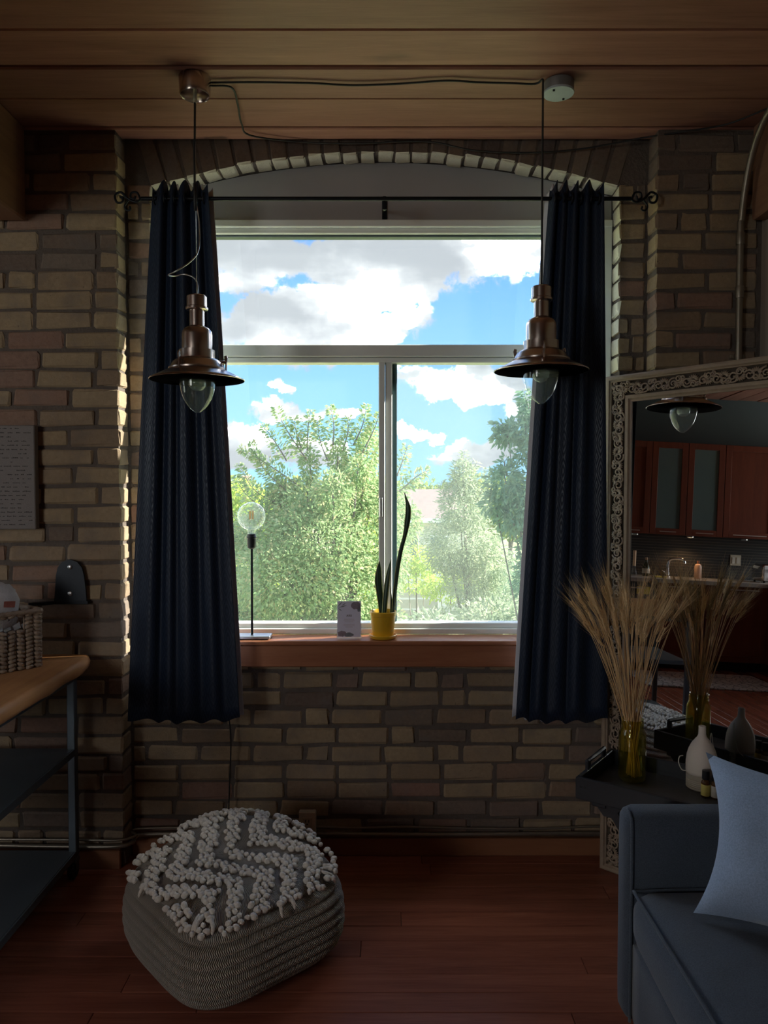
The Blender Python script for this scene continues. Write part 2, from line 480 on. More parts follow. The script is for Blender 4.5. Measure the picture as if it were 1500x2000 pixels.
M_ivory = plain('ivory_plastic', (.60, .52, .40), .4)
M_conduit = plain('old_conduit_metal', (.28, .24, .19), .42, .8, .2, 25)
M_tan = wood('tan_carved_frame', (.27, .20, .145), (.37, .28, .20), .5, (6, 6, 6), 3, .05, .2)
M_mirror = bpy.data.materials.new('silvered_mirror'); M_mirror.use_nodes = True
_b = M_mirror.node_tree.nodes['Principled BSDF']; _b.inputs['Metallic'].default_value = 1; _b.inputs['Roughness'].default_value = .0
_b.inputs['Base Color'].default_value = (.86, .88, .87, 1)
M_sofa = fabric('slate_sofa_fabric', (.086, .106, .137), None, .95, 330)
M_pillow = fabric('pale_blue_wool', (.36, .47, .64), (.26, .35, .49), .95, 260, .4, .3)
M_towel = fabric('white_terry', (.74, .72, .74), None, 1, 300, .6, .3, .15)
M_rope = fabric('cream_rope', (.62, .55, .46), (.36, .31, .25), 1, 120, .6, .1)
M_tuft = fabric('cream_wool_tuft', (.88, .82, .72), (.68, .61, .52), 1, 150, .6, .1)
M_wick = plain('water_hyacinth', (.36, .27, .20), .7, 0, .35, 40, .4, 120)
M_slab = wood('live_edge_wood', (.52, .23, .085), (.72, .37, .15), .38, (12, 1, 12), 1.6, .05, .1, (.18, .07, .03))
M_canvas = plain('printed_canvas', (.235, .21, .197), .9, 0, .05, 8, .2, 300)
M_ink = plain('faded_black_ink', (.06, .05, .047), .9)
M_tray = wood('black_stained_wood', (.012, .013, .016), (.028, .029, .034), .42, (1, 10, 10), 2, .05, .1)
M_traybed = wood('dark_tray_bed', (.045, .042, .045), (.075, .07, .07), .4, (1, 10, 10), 2, .05, .1)
M_vase = glassmat('olive_glass', (.90, .87, .52), 1.2, .02, .04, 1.45, (.55, .50, .10))
M_wheat = plain('dry_wheat_straw', (.74, .49, .25), .6, 0, .25, 20)
M_ear = plain('dry_wheat_ear', (.76, .54, .29), .7, 0, .3, 60)
M_ceramic = plain('matt_cream_ceramic', (.72, .62, .54), .6, 0, .03, 6)
M_ribbed = plain('ribbed_taupe_base', (.42, .36, .29), .6, 0, .08, 30)
M_amber = plain('amber_bottle_glass', (.10, .04, .01), .12)
M_paper = plain('cream_label_paper', (.72, .66, .56), .7)
M_yellowlabel = plain('yellow_label_paper', (.74, .60, .16), .7)
M_pot = plain('yellow_glazed_pot', (.80, .47, .03), .3, 0, .10, 14)
M_soil = plain('dark_soil', (.03, .022, .015), .95)
M_snake = plain('snake_plant_green', (.035, .075, .045), .45, 0, .45, 18)
M_snake_edge = plain('snake_plant_margin', (.45, .48, .20), .5)
M_card = plain('lavender_card', (.76, .74, .90), .6, 0, .03)
M_cab = wood('cherry_cabinet', (.12, .028, .014), (.19, .046, .022), .36, (10, 10, 1), 1.5, .05, .05)
M_counter = plain('grey_stone_counter', (.40, .37, .34), .35, 0, .15, 40)
M_chrome = plain('polished_chrome', (.80, .80, .80), .08, 1.0, .02)
M_frost = plain('frosted_cabinet_glass', (.12, .17, .17), .25, 0, .1, 3)
M_yellow = plain('yellow_paper', (.85, .70, .12), .7)


def tilemat():
    m, t, b = principled('dark_mosaic_tile')
    co = t.new('ShaderNodeTexCoord').outputs['Object']
    v = t.mapping(co, (1, 1, 1), None, (PI / 2, 0, PI / 2))
    br = t.new('ShaderNodeTexBrick'); t.l.new(v, br.inputs['Vector'])
    br.offset = 0; br.inputs['Scale'].default_value = 1; br.inputs['Brick Width'].default_value = .03; br.inputs['Row Height'].default_value = .03
    br.inputs['Mortar Size'].default_value = .0022
    br.inputs['Color1'].default_value = (.045, .05, .055, 1); br.inputs['Color2'].default_value = (.065, .06, .055, 1); br.inputs['Mortar'].default_value = (.17, .15, .13, 1)
    t.l.new(br.outputs[0], b.inputs['Base Color']); b.inputs['Roughness'].default_value = .25
    return m
M_tile = tilemat()

def curtainmat():
    m, t, b = principled('navy_damask_curtain')
    uv = t.new('ShaderNodeUVMap'); uv.uv_map = 'cloth'
    v = t.mapping(uv.outputs[0], (9.0, 9.0, 1))
    vo = t.new('ShaderNodeTexVoronoi', feature='F1', distance='MINKOWSKI'); t.l.new(v, vo.inputs['Vector'])
    vo.inputs['Scale'].default_value = 1; vo.inputs['Randomness'].default_value = .0; vo.inputs['Exponent'].default_value = 1.2
    w = t.math('SINE', t.math('MULTIPLY', vo.outputs['Distance'], 26.0))
    k = t.smooth(w, -.2, .4)
    t.l.new(t.mix(k, c4((.007, .015, .035)), c4((.013, .024, .050))), b.inputs['Base Color'])
    t.l.new(t.math('MULTIPLY_ADD', k, -.22, .62), b.inputs['Roughness'])
    b.inputs['Sheen Weight'].default_value = .04; b.inputs['Specular IOR Level'].default_value = .3
    return m
M_curtain = curtainmat()
M_lining = fabric('white_curtain_lining', (.72, .74, .80), None, .9, 200, .2, .1, .08)

def chevronmat():
    m, t, b = principled('chevron_rope_weave')
    uv = t.new('ShaderNodeUVMap'); uv.uv_map = 'cloth'
    s = t.new('ShaderNodeSeparateXYZ'); t.l.new(uv.outputs[0], s.inputs[0])
    zig = t.math('PINGPONG', s.outputs[1], .5)
    w = t.math('SINE', t.math('MULTIPLY', t.math('ADD', s.outputs[0], t.math('MULTIPLY', zig, 1.6)), 2 * PI))
    k = t.smooth(w, -.55, .35)
    n = t.noise(t.new('ShaderNodeTexCoord').outputs['Object'], 90, 4)
    col = t.mix(k, c4((.34, .28, .22)), c4((.80, .72, .61)))
    col = t.mix(t.math('MULTIPLY', n, .4), col, c4((.42, .36, .29)))
    t.l.new(col, b.inputs['Base Color']); b.inputs['Roughness'].default_value = 1; b.inputs['Specular IOR Level'].default_value = .1
    bp = t.new('ShaderNodeBump'); bp.inputs['Strength'].default_value = .8; bp.inputs['Distance'].default_value = .006
    t.l.new(w, bp.inputs['Height']); t.l.new(bp.outputs[0], b.inputs['Normal'])
    return m
M_chev = chevronmat()


# ================================================================== the shell of the room
CZ = 2.837                      # ceiling level
WY, PY = 3.0, 2.895             # faces of the window wall and of its piers
XL, XR = -1.015, 1.035          # inner corners of the piers
OL, OR, OB = -.918, .927, .80   # window opening
ARC_R, ARC_X, ARC_TOP = 3.16, .005, 2.795
ARC_C = ARC_TOP - ARC_R
ROOM_L, ROOM_R, REAR = -4.32, 1.43, -2.3

def arc_z(x, r=ARC_R): return ARC_C + math.sqrt(max(0, r * r - (x - ARC_X) ** 2))

# --- window wall: mortar body with the arched opening, cut as one ring of prisms
wb = MB()
wb.prism([(ROOM_L - .2, 0), (OL - .008, 0), (OL - .008, 3.1), (ROOM_L - .2, 3.1)], WY + .007, WY + .26)
wb.prism([(OR + .008, 0), (1.7, 0), (1.7, 3.1), (OR + .008, 3.1)], WY + .007, WY + .26)
wb.prism([(OL - .008, 0), (OR + .008, 0), (OR + .008, OB), (OL - .008, OB)], WY + .007, WY + .26)
N = 28
xs = [OL - .008 + (OR - OL + .016) * i / N for i in range(N + 1)]
for i in range(N):
    a, b = xs[i], xs[i + 1]
    wb.prism([(a, arc_z(a) + .008), (b, arc_z(b) + .008), (b, 3.1), (a, 3.1)], WY + .007, WY + .26)
wall_back = tag(wb.build('wall_back', M_mortar), kind='structure')

BH, BD = .0615, .098
def brick_variants(l, n, mat):
    out = []
    for _ in range(n):
        m = MB(); m.box((0, BD / 2, 0), (l, BD, BH), .0065, None, .0036)
        out.append(m.mesh('brick', mat))
    return out
def lit_face(me, f):
    me.materials.append(M_lit_face)
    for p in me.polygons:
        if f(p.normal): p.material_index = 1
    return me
B_full = brick_variants(.198, 7, M_brick); B_half = brick_variants(.095, 5, M_brick)
B_rev = {sd: [lit_face(me, (lambda n_: n_.x > .6) if sd > 0 else (lambda n_: n_.x < -.6)) for me in brick_variants(.095, 4, M_brick)] for sd in (-1, 1)}
B_dark = brick_variants(.198, 4, M_brick_dark); B_darkh = brick_variants(.095, 4, M_brick_dark)

def lay(parent, x0, x1, z0, z1, yf, pitch, cuts=None, phase=0.0, dark_above=9.0, course=.0745, skip=None):
    row = 0; z = z0 + BH / 2 + .004
    while z - BH / 2 < z1:
        spans = cuts(z) if cuts else [(x0, x1)]
        for (a, b) in spans:
            if b - a < .02: continue
            x = a - (pitch * (.5 if row % 2 else 0) + phase * pitch + random.uniform(-.02, .02)) % pitch
            while x < b:
                L = pitch
                if random.random() < .13: L = pitch * .5
                lo, hi = max(x, a), min(x + L, b)
                if a <= lo < a + .035 and hi - lo < .035: x += L; continue
                if b - hi < .035: hi = b
                ea, eb = (0 if lo == a else .0065), (0 if hi == b else .0065); w = hi - lo - ea - eb
                if w > .018:
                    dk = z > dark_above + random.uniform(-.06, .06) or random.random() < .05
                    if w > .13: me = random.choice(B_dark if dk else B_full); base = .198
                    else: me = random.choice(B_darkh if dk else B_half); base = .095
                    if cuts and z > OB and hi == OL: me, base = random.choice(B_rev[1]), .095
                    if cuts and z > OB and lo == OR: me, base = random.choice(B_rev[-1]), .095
                    o = link('brick', me, parent)
                    o.location = ((lo + ea + hi - eb) / 2, yf + random.uniform(-.0025, .004), z + random.uniform(-.0025, .0025))
                    o.scale = (w / base * random.uniform(.985, 1.012), 1, random.uniform(.94, 1.04))
                    o.rotation_euler = (random.uniform(-.006, .006), random.uniform(-.010, .010), random.uniform(-.008, .008))
                if hi >= b: break
                x += L
        z += course; row += 1

RING = .19
def cuts_main(z):
    a, b = XL + .004, XR - .004
    if z < OB: return [(a, b)]
    lo, hi = z - BH / 2, z + BH / 2
    spring = arc_z(OL)
    if hi < spring + .02: return [(a, OL), (OR, b)]
    # above the springing: only what lies outside the soldier ring
    def edge(s):
        x = OL if s < 0 else OR
        for k in range(200):
            xx = ARC_X + s * (1.1 - k * .0055)
            if math.hypot(xx - ARC_X, lo - ARC_C) < ARC_R + RING: return xx
        return ARC_X
    return [(a, min(OL, edge(-1)) if lo < spring else edge(-1)), (edge(1), b)]
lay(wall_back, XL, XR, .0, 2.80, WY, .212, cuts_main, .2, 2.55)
# soldier bricks of the segmental arch
B_sold = []
for _ in range(6):
    m = MB(); m.box((0, .048, RING / 2), (.061, .096, RING), .006, None, .0028); me = m.mesh('brick', M_brick_dark); lit_face(me, lambda n_: n_.z < -.6); B_sold.append(me)
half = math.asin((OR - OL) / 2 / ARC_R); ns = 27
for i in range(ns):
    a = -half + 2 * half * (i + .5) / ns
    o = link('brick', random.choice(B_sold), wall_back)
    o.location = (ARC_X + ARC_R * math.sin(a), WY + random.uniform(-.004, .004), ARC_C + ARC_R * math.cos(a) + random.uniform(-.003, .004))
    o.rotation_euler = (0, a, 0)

def pier(name, x0, x1, bx0, bx1, phase):
    m = MB(); m.prism([(x0, 0), (x1, 0), (x1, CZ + .1), (x0, CZ + .1)], PY + .008, WY + .007)
    o = tag(m.build(name, M_mortar), kind='structure')
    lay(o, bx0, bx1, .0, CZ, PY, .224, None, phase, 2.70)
    return o
pier_l = pier('wall_pier_left', ROOM_L, XL - .006, -2.25, XL, .35)
pier_r = pier('wall_pier_right', XR + .006, ROOM_R + .1, XR, ROOM_R - .01, .1)

# --- floor: boards along the window wall
fl = MB(); fl.box(((ROOM_L + ROOM_R) / 2, .35, -.09), (ROOM_R - ROOM_L + .6, 5.7, .15))
floor = tag(fl.build('floor', M_gap), kind='structure')
plk = [MB().box((0, 0, -.0075), (1.0, .0825, .015), .0012).mesh('plank', M_floor) for _ in range(1)]
y = WY; row = 0
while y > REAR:
    xa = ROOM_L - random.uniform(0, .9)
    while xa < ROOM_R:
        L = random.choice((1.1, 1.35, 1.6, 1.9)); lo, hi = max(xa, ROOM_L), min(xa + L, ROOM_R)
        if hi - lo > .05:
            o = link('plank', plk[0], floor); o.location = ((lo + hi) / 2, y - .0415, random.uniform(-.0006, .0006)); o.scale = ((hi - lo) - .0016, 1, 1)
        xa += L
    y -= .0838; row += 1

# --- ceiling: wide planks along the window wall
cm = MB(); cm.box(((ROOM_L + ROOM_R) / 2, .35, CZ + .16), (ROOM_R - ROOM_L + .7, 5.9, .22))
ceiling = tag(cm.build('ceiling', M_gap), kind='structure')
edges = [3.0, 2.893, 2.682, 2.482, 2.282, 2.10]
while edges[-1] > REAR: edges.append(edges[-1] - .205)
pm = MB().box((0, 0, .02), (1.0, 1.0, .04)).mesh('plank', M_ceil)
for i in range(len(edges) - 1):
    gap = .016 if i == 0 else .008
    y1, y0 = edges[i], edges[i + 1]
    m = MB(); wd = y1 - y0 - gap
    m.box((0, 0, .022), (ROOM_R - ROOM_L, wd, .044), .005, None, 0)
    o = m.build('plank', M_ceil, ceiling); o.location = ((ROOM_L + ROOM_R) / 2, (y0 + y1) / 2 - gap / 2, CZ + (.004 if i % 2 else 0))
    o.rotation_euler = (random.uniform(-.012, .012), 0, 0)

def beam(x0, x1, name='ceiling_beam'):
    m = MB(); m.box(((x0 + x1) / 2, .30, CZ - .173), (x1 - x0, 5.16, .35), .006)
    return tag(m.build(name, M_beam), kind='structure')
beam(-1.72, -1.352); beam(1.388, ROOM_R + .25)

# --- the other walls of the room
m = MB(); m.box((ROOM_R + .09, .3, 1.45), (.16, 5.3, 3.1)); tag(m.build('wall_right', M_plaster), kind='structure')
m = MB(); LY0, LY1, LZ0, LZ1 = 1.80, 2.78, .90, 2.40
for (a, b, c, e) in ((-2.4, LY0, 0, 3.0), (LY1, 3.0, 0, 3.0), (LY0, LY1, 0, LZ0), (LY0, LY1, LZ1, 3.0)): m.box((ROOM_L - .09, (a + b) / 2, (c + e) / 2), (.16, b - a, e - c))
tag(m.build('wall_left', M_teal), kind='structure')
w3 = thing('added_window_side', None, None); tag(w3, kind='structure'); w3.location = (ROOM_L - .09, (LY0 + LY1) / 2, (LZ0 + LZ1) / 2)  # unseen window, added to go with the side fill lamp
m = MB()
for q_ in (-1, 1): m.box((0, q_ * .465, 0), (.09, .05, 1.5)); m.box((0, 0, q_ * .725), (.09, .98, .05))
m.box((0, 0, 0), (.08, .04, 1.45)); m.build('window_frame', M_white, w3)
MB().box((0, 0, 0), (.006, .9, 1.42)).build('glass_pane', M_glass, w3)
m = MB()
RX0, RX1, RZ0, RZ1 = -4.15, -2.75, .95, 2.55
for (a, b, c, e) in ((ROOM_L - .2, RX0, 0, 3.1), (RX1, ROOM_R + .2, 0, 3.1), (RX0, RX1, 0, RZ0), (RX0, RX1, RZ1, 3.1)):
    m.box(((a + b) / 2, REAR - .1, (c + e) / 2), (b - a, .2, e - c))
tag(m.build('wall_rear', M_plaster), kind='structure')
w2 = thing('added_window_rear', None, None); tag(w2, kind='structure'); w2.location = ((RX0 + RX1) / 2, REAR - .1, (RZ0 + RZ1) / 2)  # unseen window added in the rear wall around the fill lamp
m = MB()
for s in (-1, 1):
    m.box((s * .67, 0, 0), (.06, .1, 1.6)); m.box((0, 0, s * .77), (1.4, .1, .06))
m.box((0, 0, 0), (.05, .09, 1.55)); m.build('window_frame', M_white, w2)
MB().box((0, 0, 0), (1.3, .006, 1.5)).build('glass_pane', M_glass, w2)

# --- baseboards
m = MB(); m.box(((XL + XR) / 2, WY - .012, .036), (XR - XL - .004, .022, .071), .003)
tag(m.build('baseboard_back', M_base), kind='structure')
m = MB(); m.box((-1.9, PY - .012, .036), (1.75, .022, .075), .003)
tag(m.build('baseboard_left', M_base), kind='structure')
m = MB(); m.box(((XR + ROOM_R) / 2 + .0, PY - .012, .036), (ROOM_R - XR - .02, .022, .071), .003)
tag(m.build('baseboard_right', M_base), kind='structure')


# ================================================================== window
win = thing('window_1', None, None, (0, 3.09, .876)); tag(win, kind='structure')
ZB = .876
def wbox(m, x0, x1, z0, z1, y0, y1, ch=.003):
    m.box(((x0 + x1) / 2, (y0 + y1) / 2 - 3.09, (z0 + z1) / 2 - ZB), (x1 - x0, y1 - y0, z1 - z0), ch)
    return m
FL, FR = OL + .002, OR - .002
m = MB(); wbox(m, FL, FL + .045, ZB, 2.564, 3.085, 3.16); wbox(m, FL + .045, FL + .07, ZB + .04, 2.52, 3.10, 3.15); m.build('frame_jamb', M_white, win)
m = MB(); wbox(m, FR - .04, FR, ZB, 2.564, 3.085, 3.16); wbox(m, FR - .062, FR - .04, ZB + .04, 2.52, 3.10, 3.15); m.build('frame_jamb', M_white, win)
m = MB(); wbox(m, FL, FR, 2.535, 2.564, 3.080, 3.16); wbox(m, FL + .04, FR - .04, 2.513, 2.535, 3.095, 3.16); m.build('frame_head', M_white, win)
wbox(MB(), FL + .045, FR - .045, 2.504, 2.514, 3.11, 3.15).build('head_seal', M_steel, win)
m = MB(); wbox(m, FL + .045, FR - .045, 2.015, 2.064, 3.088, 3.16); wbox(m, FL + .045, FR - .045, 1.992, 2.013, 3.098, 3.16); m.build('transom', M_white, win)
m = MB(); wbox(m, FL + .05, FR - .05, ZB, .900, 3.088, 3.16); wbox(m, FL + .05, FR - .05, .900, .920, 3.102, 3.16); m.build('sill_rail', M_white, win)
m = MB(); wbox(m, -.022, .004, .915, 1.993, 3.092, 3.16); wbox(m, .005, .034, .915, 1.993, 3.104, 3.16); m.build('mullion', M_white, win)
m = MB(); wbox(m, .034, .054, .922, 1.990, 3.125, 3.15, .002); m.build('sash_seal', M_gasket, win)
wbox(MB(), -.019, -.005, 1.36, 1.44, 3.080, 3.093).build('sash_latch', M_alu, win)
wbox(MB(), FL + .05, FR - .05, 2.05, 2.52, 3.128, 3.132, 0).build('glass_pane', M_glass, win)
wbox(MB(), FL + .06, .0, .91, 2.0, 3.128, 3.132, 0).build('glass_pane', M_glass, win)
wbox(MB(), .03, FR - .05, .91, 2.0, 3.138, 3.142, 0).build('glass_pane', M_glass, win)
wbox(MB(), .03, FR - .05, .91, 2.0, 3.152, 3.1525, 0).build('insect_screen', M_screen, win)
# painted board filling the arch above the frame
pts = [(FL, 2.564)] + [(FR, 2.564)] + [(FR + (FL - FR) * i / 30, arc_z(FR + (FL - FR) * i / 30) + .004) for i in range(31)]
m = MB(); m.prism([(a, b - ZB) for a, b in pts], .012, .06); m.build('arch_panel', M_infill, win)

# timber sill with its apron
sl = thing('window_sill', None, None, (0, 3.02, .876)); tag(sl, kind='structure')
MB().box((.004, .0, -.009), (OR - OL - .002, .139, .018), .004).build('sill_board', M_sill, sl)
MB().box((.004, -.045, -.062), (OR - OL - .002, .032, .088), .004).build('sill_apron', M_sill, sl)


# ================================================================== curtains, rod
CUY = 2.845
def curtain(name, label, top, bot, seed, inner):
    """top / bot: (x left, x right) at the rod and at the hem"""
    rs = random.Random(seed); nu, nv = 130, 40; zt, zb = 2.606, .598
    root = thing(name, label, 'curtain', ((top[0] + top[1]) / 2, CUY, zt), 0, 'navy curtains beside the window')
    ph = [rs.uniform(0, 6.28) for _ in range(4)]
    def pt(u0, v, dy=0.0, ext=0.0):
        u = u0 + .035 * math.sin(2 * PI * u0 + ph[1]) + .02 * math.sin(4 * PI * u0 + ph[2])
        k = v ** .92
        xl = top[0] + (bot[0] - top[0]) * k; xr = top[1] + (bot[1] - top[1]) * k
        if inner > 0: xr += ext
        else: xl -= ext
        amp = (.0125 - .002 * v) * (.45 if dy else 1)
        wv = math.sin(2 * PI * 4.5 * u + ph[0] + .5 * math.sin(2.2 * v + ph[1]))
        w2 = .35 * math.sin(2 * PI * 2.5 * u + ph[2] + 1.4 * v)
        x = xl + (xr - xl) * (u0 + .010 * math.sin(2 * PI * 4.5 * u + ph[3]))
        yy = amp * (wv + w2) * (1 - .15 * v) + dy
        z = zt + (zb - zt) * v
        if v < .03: z += .018 * (1 - v / .03) * math.sin(2 * PI * 4.5 * u + ph[0] + 1.57)
        if v > .97: z += -.010 * (v - .97) / .03 * wv - .012 * math.sin(PI * u) * (v - .97) / .03
        return (x - root.location.x, yy, z - zt)
    def sheet(nm, mat, dy, ext):
        m = MB()
        for j in range(nv + 1):
            v = (j / nv)
            for i in range(nu + 1): m.v.append(pt(i / nu, v, dy, ext))
        for j in range(nv):
            for i in range(nu):
                a = j * (nu + 1) + i; m.f.append((a, a + 1, a + nu + 2, a + nu + 1))
        o = m.build(nm, mat, root, True, False)
        uvl = o.data.uv_layers.new(name='cloth')
        for lp in o.data.loops:
            k = lp.vertex_index; uvl.data[lp.index].uv = ((k % (nu + 1)) / nu * 1.3, (k // (nu + 1)) / nv * 2.1)
        sd = o.modifiers.new('thick', 'SOLIDIFY'); sd.thickness = .0015
        return o
    sheet('cloth', M_curtain, 0, 0); sheet('lining', M_lining, .030, .010)
    for k in range(6):
        g = MB(); u = (k + .5) / 6
        p = pt(u, .04)
        g.tube([Vector((p[0], math.cos(a) * .021, 2.558 - zt + math.sin(a) * .021)) for a in [2 * PI * q / 16 for q in range(16)]], .0032, 6, False, True)
        g.build('grommet', M_iron, root, True)
    return root
curtain('curtain', 'navy patterned curtain drawn to the lamp side of the window, cord hanging below its hem', (-.865, -.655), (-.978, -.552), 3, 1)
curtain('curtain', 'navy patterned curtain beside the big carved mirror, white lining edge showing', (.622, .815), (.507, .850), 5, -1)

rod = thing('curtain_rod', 'black iron curtain rod with scrolled ends across the arched window', 'curtain rod', (0, CUY, 2.558))
MB().tube([(-.905, 0, 0), (.92, 0, 0)], .0078, 12).build('pole', M_iron, rod, 40)
def scroll(cx, cz, r0, turns, s, flip, m, rr=.0042):
    P = []
    for k in range(40):
        q = k / 39; a = q * turns * 2 * PI; r = r0 * (1 - .82 * q)
        P.append((cx + s * (r0 - r * math.cos(a)) - s * r0 + 0, 0, cz + flip * r * math.sin(a)))
    m.tube(P, rr, 6)
for s, x in ((-1, -.905), (1, .92)):
    m = MB()
    m.tube(bez([(x, 0, 0), (x + s * .02, 0, -.012), (x + s * .05, 0, .0), (x + s * .075, 0, .024), (x + s * .098, 0, .012), (x + s * .092, 0, -.012), (x + s * .072, 0, -.012), (x + s * .068, 0, .004), (x + s * .08, 0, .008)], 6), .0045, 6)
    m.tube(bez([(x + s * .005, 0, 0), (x + s * .015, 0, .022), (x + s * .036, 0, .022), (x + s * .040, 0, .004), (x + s * .026, 0, -.002), (x + s * .022, 0, .010)], 6), .004, 6)
    m.tube(bez([(x + s * .045, 0, -.002), (x + s * .062, 0, -.025), (x + s * .056, 0, -.042), (x + s * .042, 0, -.040), (x + s * .044, 0, -.028)], 6), .0038, 6)
    m.build('finial', M_iron, rod, True)
m = MB(); m.tube([(.002, .010, -.016), (.002, .10, .0), (.002, .250, .045)], .005, 8); m.box((.002, .252, .050), (.020, .006, .075), .002); m.box((.002, .012, -.012), (.014, .012, .05), .002)
m.build('bracket', M_iron, rod)


# ================================================================== pendants
def zc(px, py): return at_z(px, py, CZ - .004)

def pendant(label, x, yy, rim, spin, curly, canopy):
    t0 = thing('pendant_lamp', label, 'pendant lamp', (x, yy, rim), spin, 'copper pendant lamps before the window')
    k = 1 / 2179.0 * (2.53 / 2.53)
    def pr(lst): return [(r * k, (1477 - z) * k) for r, z in lst]
    MB().lathe(pr([(20, 862), (62, 866), (71, 876), (71, 948), (80, 954), (80, 968), (70, 974), (53, 976)]), seg=32).build('top_cap', M_copper, t0, 35)
    MB().lathe(pr([(53, 970), (53, 1086), (64, 1092), (88, 1104), (103, 1124), (108, 1150), (108, 1268)]), seg=32).build('body', M_copper, t0, 40)
    MB().lathe(pr([(108, 1258), (127, 1262), (127, 1310), (128, 1322), (150, 1330), (176, 1350), (190, 1378), (205, 1392), (205, 1402), (192, 1412)]), seg=36).build('dome', M_copper, t0, 35)
    MB().lathe(pr([(196, 1402), (215, 1410), (262, 1432), (310, 1456), (338, 1470), (341, 1476), (338, 1479)]), seg=48).build('shade', M_copper, t0, 50)
    MB().lathe(pr([(337, 1479), (308, 1460), (260, 1437), (214, 1416), (126, 1404)]), seg=48).build('shade_lining', M_shadein, t0, 50)
    MB().lathe(pr([(126, 1406), (127, 1470), (125, 1520), (117, 1565), (103, 1610), (80, 1652), (52, 1686), (26, 1706), (20, 1712), (0.0, 1714)]), seg=32).build('glass_globe', M_clear, t0, True)
    m = MB(); m.lathe(pr([(20, 1400), (26, 1420), (40, 1440), (58, 1468), (63, 1494), (58, 1522), (40, 1546), (18, 1556), (0.0, 1558)]), seg=24); m.build('bulb', M_bulb, t0, True)
    MB().lathe(pr([(32, 1330), (32, 1404), (22, 1416)]), seg=20).build('lamp_holder', M_ivory, t0, 40)
    for q in range(3):
        a = q * 2 * PI / 3; R = Matrix.Rotation(a, 3, 'Z'); m = MB()
        def L(r, z): return R @ Vector((r * k, 0, (1477 - z) * k))
        m.tube([L(140, 1345), L(206, 1345)], 12 * k, 8); m.tube([L(205, 1415), L(208, 1345), L(196, 1318)], 7 * k, 6)
        m.tube([L(206, 1352), L(214, 1316), L(206, 1296)], 8 * k, 6); m.tube([L(206, 1345), L(196, 1300)], 6 * k, 6)
        m.build('thumbscrew', M_copper, t0, 40)
    inv = Matrix.Rotation(-spin, 4, 'Z') @ Matrix.Translation(-Vector((x, yy, rim)))
    if canopy:
        can = MB(); can.lathe([(.050, .0), (.052, -.004), (.050, -.056), (.047, -.062), (.044, -.058), (.043, -.030), (.0, -.030)], (x, yy, CZ - .001), 36)
        can.xform(inv).build('ceiling_canopy', M_copper, t0, 40)
        g = MB(); g.tube([(x, yy, CZ - .03), (x, yy, CZ - .085)], .006, 10); g.xform(inv).build('cord_grip', M_alu, t0, 40)
        w = MB(); w.tube([(x, yy, CZ - .05), (x, yy, rim + .28)], .0010, 6); w.xform(inv).build('suspension_wire', M_wire, t0, True)
        c = MB(); c.tube(bez([(x, yy, CZ - .04), (x - .002, yy, CZ - .2), (x - .004, yy, 2.62), (x - .003, yy - .002, 2.46)], 8), .0036, 8)
        c.tube([(x - .003, yy, 2.49), (x - .001, yy, 2.40)], .0058, 8)
        c.xform(inv).build('cord', M_cord, t0, True)
        h = MB(); h.tube(bez([(x - .002, yy, 2.44), (x + .010, yy, 2.36), (x + .010, yy - .01, 2.27), (x - .012, yy - .03, 2.225), (x - .055, yy - .04, 2.192), (x - .088, yy - .02, 2.183), (x - .078, yy + .02, 2.192), (x - .045, yy + .025, 2.198), (x - .010, yy + .01, 2.182), (x + .004, yy, 2.150), (x, yy, rim + .27)], 10), .0026, 8)
        h.xform(inv).build('coiled_lead', M_wire, t0, True)
    else:
        c = MB(); ph = [zc(408, 158), zc(500, 157), zc(610, 159), zc(690, 163), zc(780, 160), zc(872, 154), zc(930, 157), zc(1000, 159), zc(1046, 160)]
        c.tube(bez([tuple(p + Vector((0, 0, -.006))) for p in ph] + [(x - .002, yy, CZ - .010), (x, yy, CZ - .035), (x, yy, CZ - .2), (x, yy, rim + .275)], 8), .0036, 8)
        c.xform(inv).build('cord', M_cord, t0, True)
    return t0
pendant('copper pendant lamp hung before the curtain, looped lead above it, copper cup on the ceiling', -.624, 2.53, 1.841, .12, True, True)
pendant('copper pendant lamp on a straight black cord in front of the sky', .5245, 2.53, 1.871, -PI / 2 - .1, False, False)

jb = zc(1090, 165)
t0 = thing('junction_box', 'round grey ceiling box with a pale blue cover beside the straight lamp cord', 'junction box', (jb.x, jb.y - .01, CZ - .001))
MB().lathe([(.047, 0), (.050, -.002), (.050, -.030), (.048, -.034)], seg=32).build('body', plain('grey_box_metal', (.20, .20, .20), .5, .3), t0, 40)
MB().lathe([(.0, -.033), (.0505, -.033), (.0515, -.036), (.050, -.040), (.0, -.041)], seg=32).build('cover', M_bluegrey, t0, 40)
for a in (.9, .9 + PI):
    MB().lathe([(.004, -.040), (.004, -.044), (0, -.045)], (math.cos(a) * .036, math.sin(a) * .036, 0), 10).build('screw', M_iron, t0, 40)

PP = [(410, 160), (452, 164), (464, 196), (472, 236), (492, 259), (600, 272), (700, 274), (790, 270), (850, 272), (930, 288), (1040, 292), (1140, 284), (1250, 264), (1340, 250), (1420, 236), (1500, 205)]
P = [zc(*q_) for q_ in PP]
P = [p if p.y < 2.86 else at_y(*q_, 2.875) if (q_[0] > 1255) else (p if p.y < 2.96 else at_y(*q_, 2.978)) for p, q_ in zip(P, PP)]
m = MB(); m.tube(bez([p + Vector((0, 0, -.012)) for p in P], 8), .0034, 8)
tag(m.build('ceiling_cable', M_cord, None, True), 'thin black cable strung loosely along the ceiling planks above the window', 'cable')


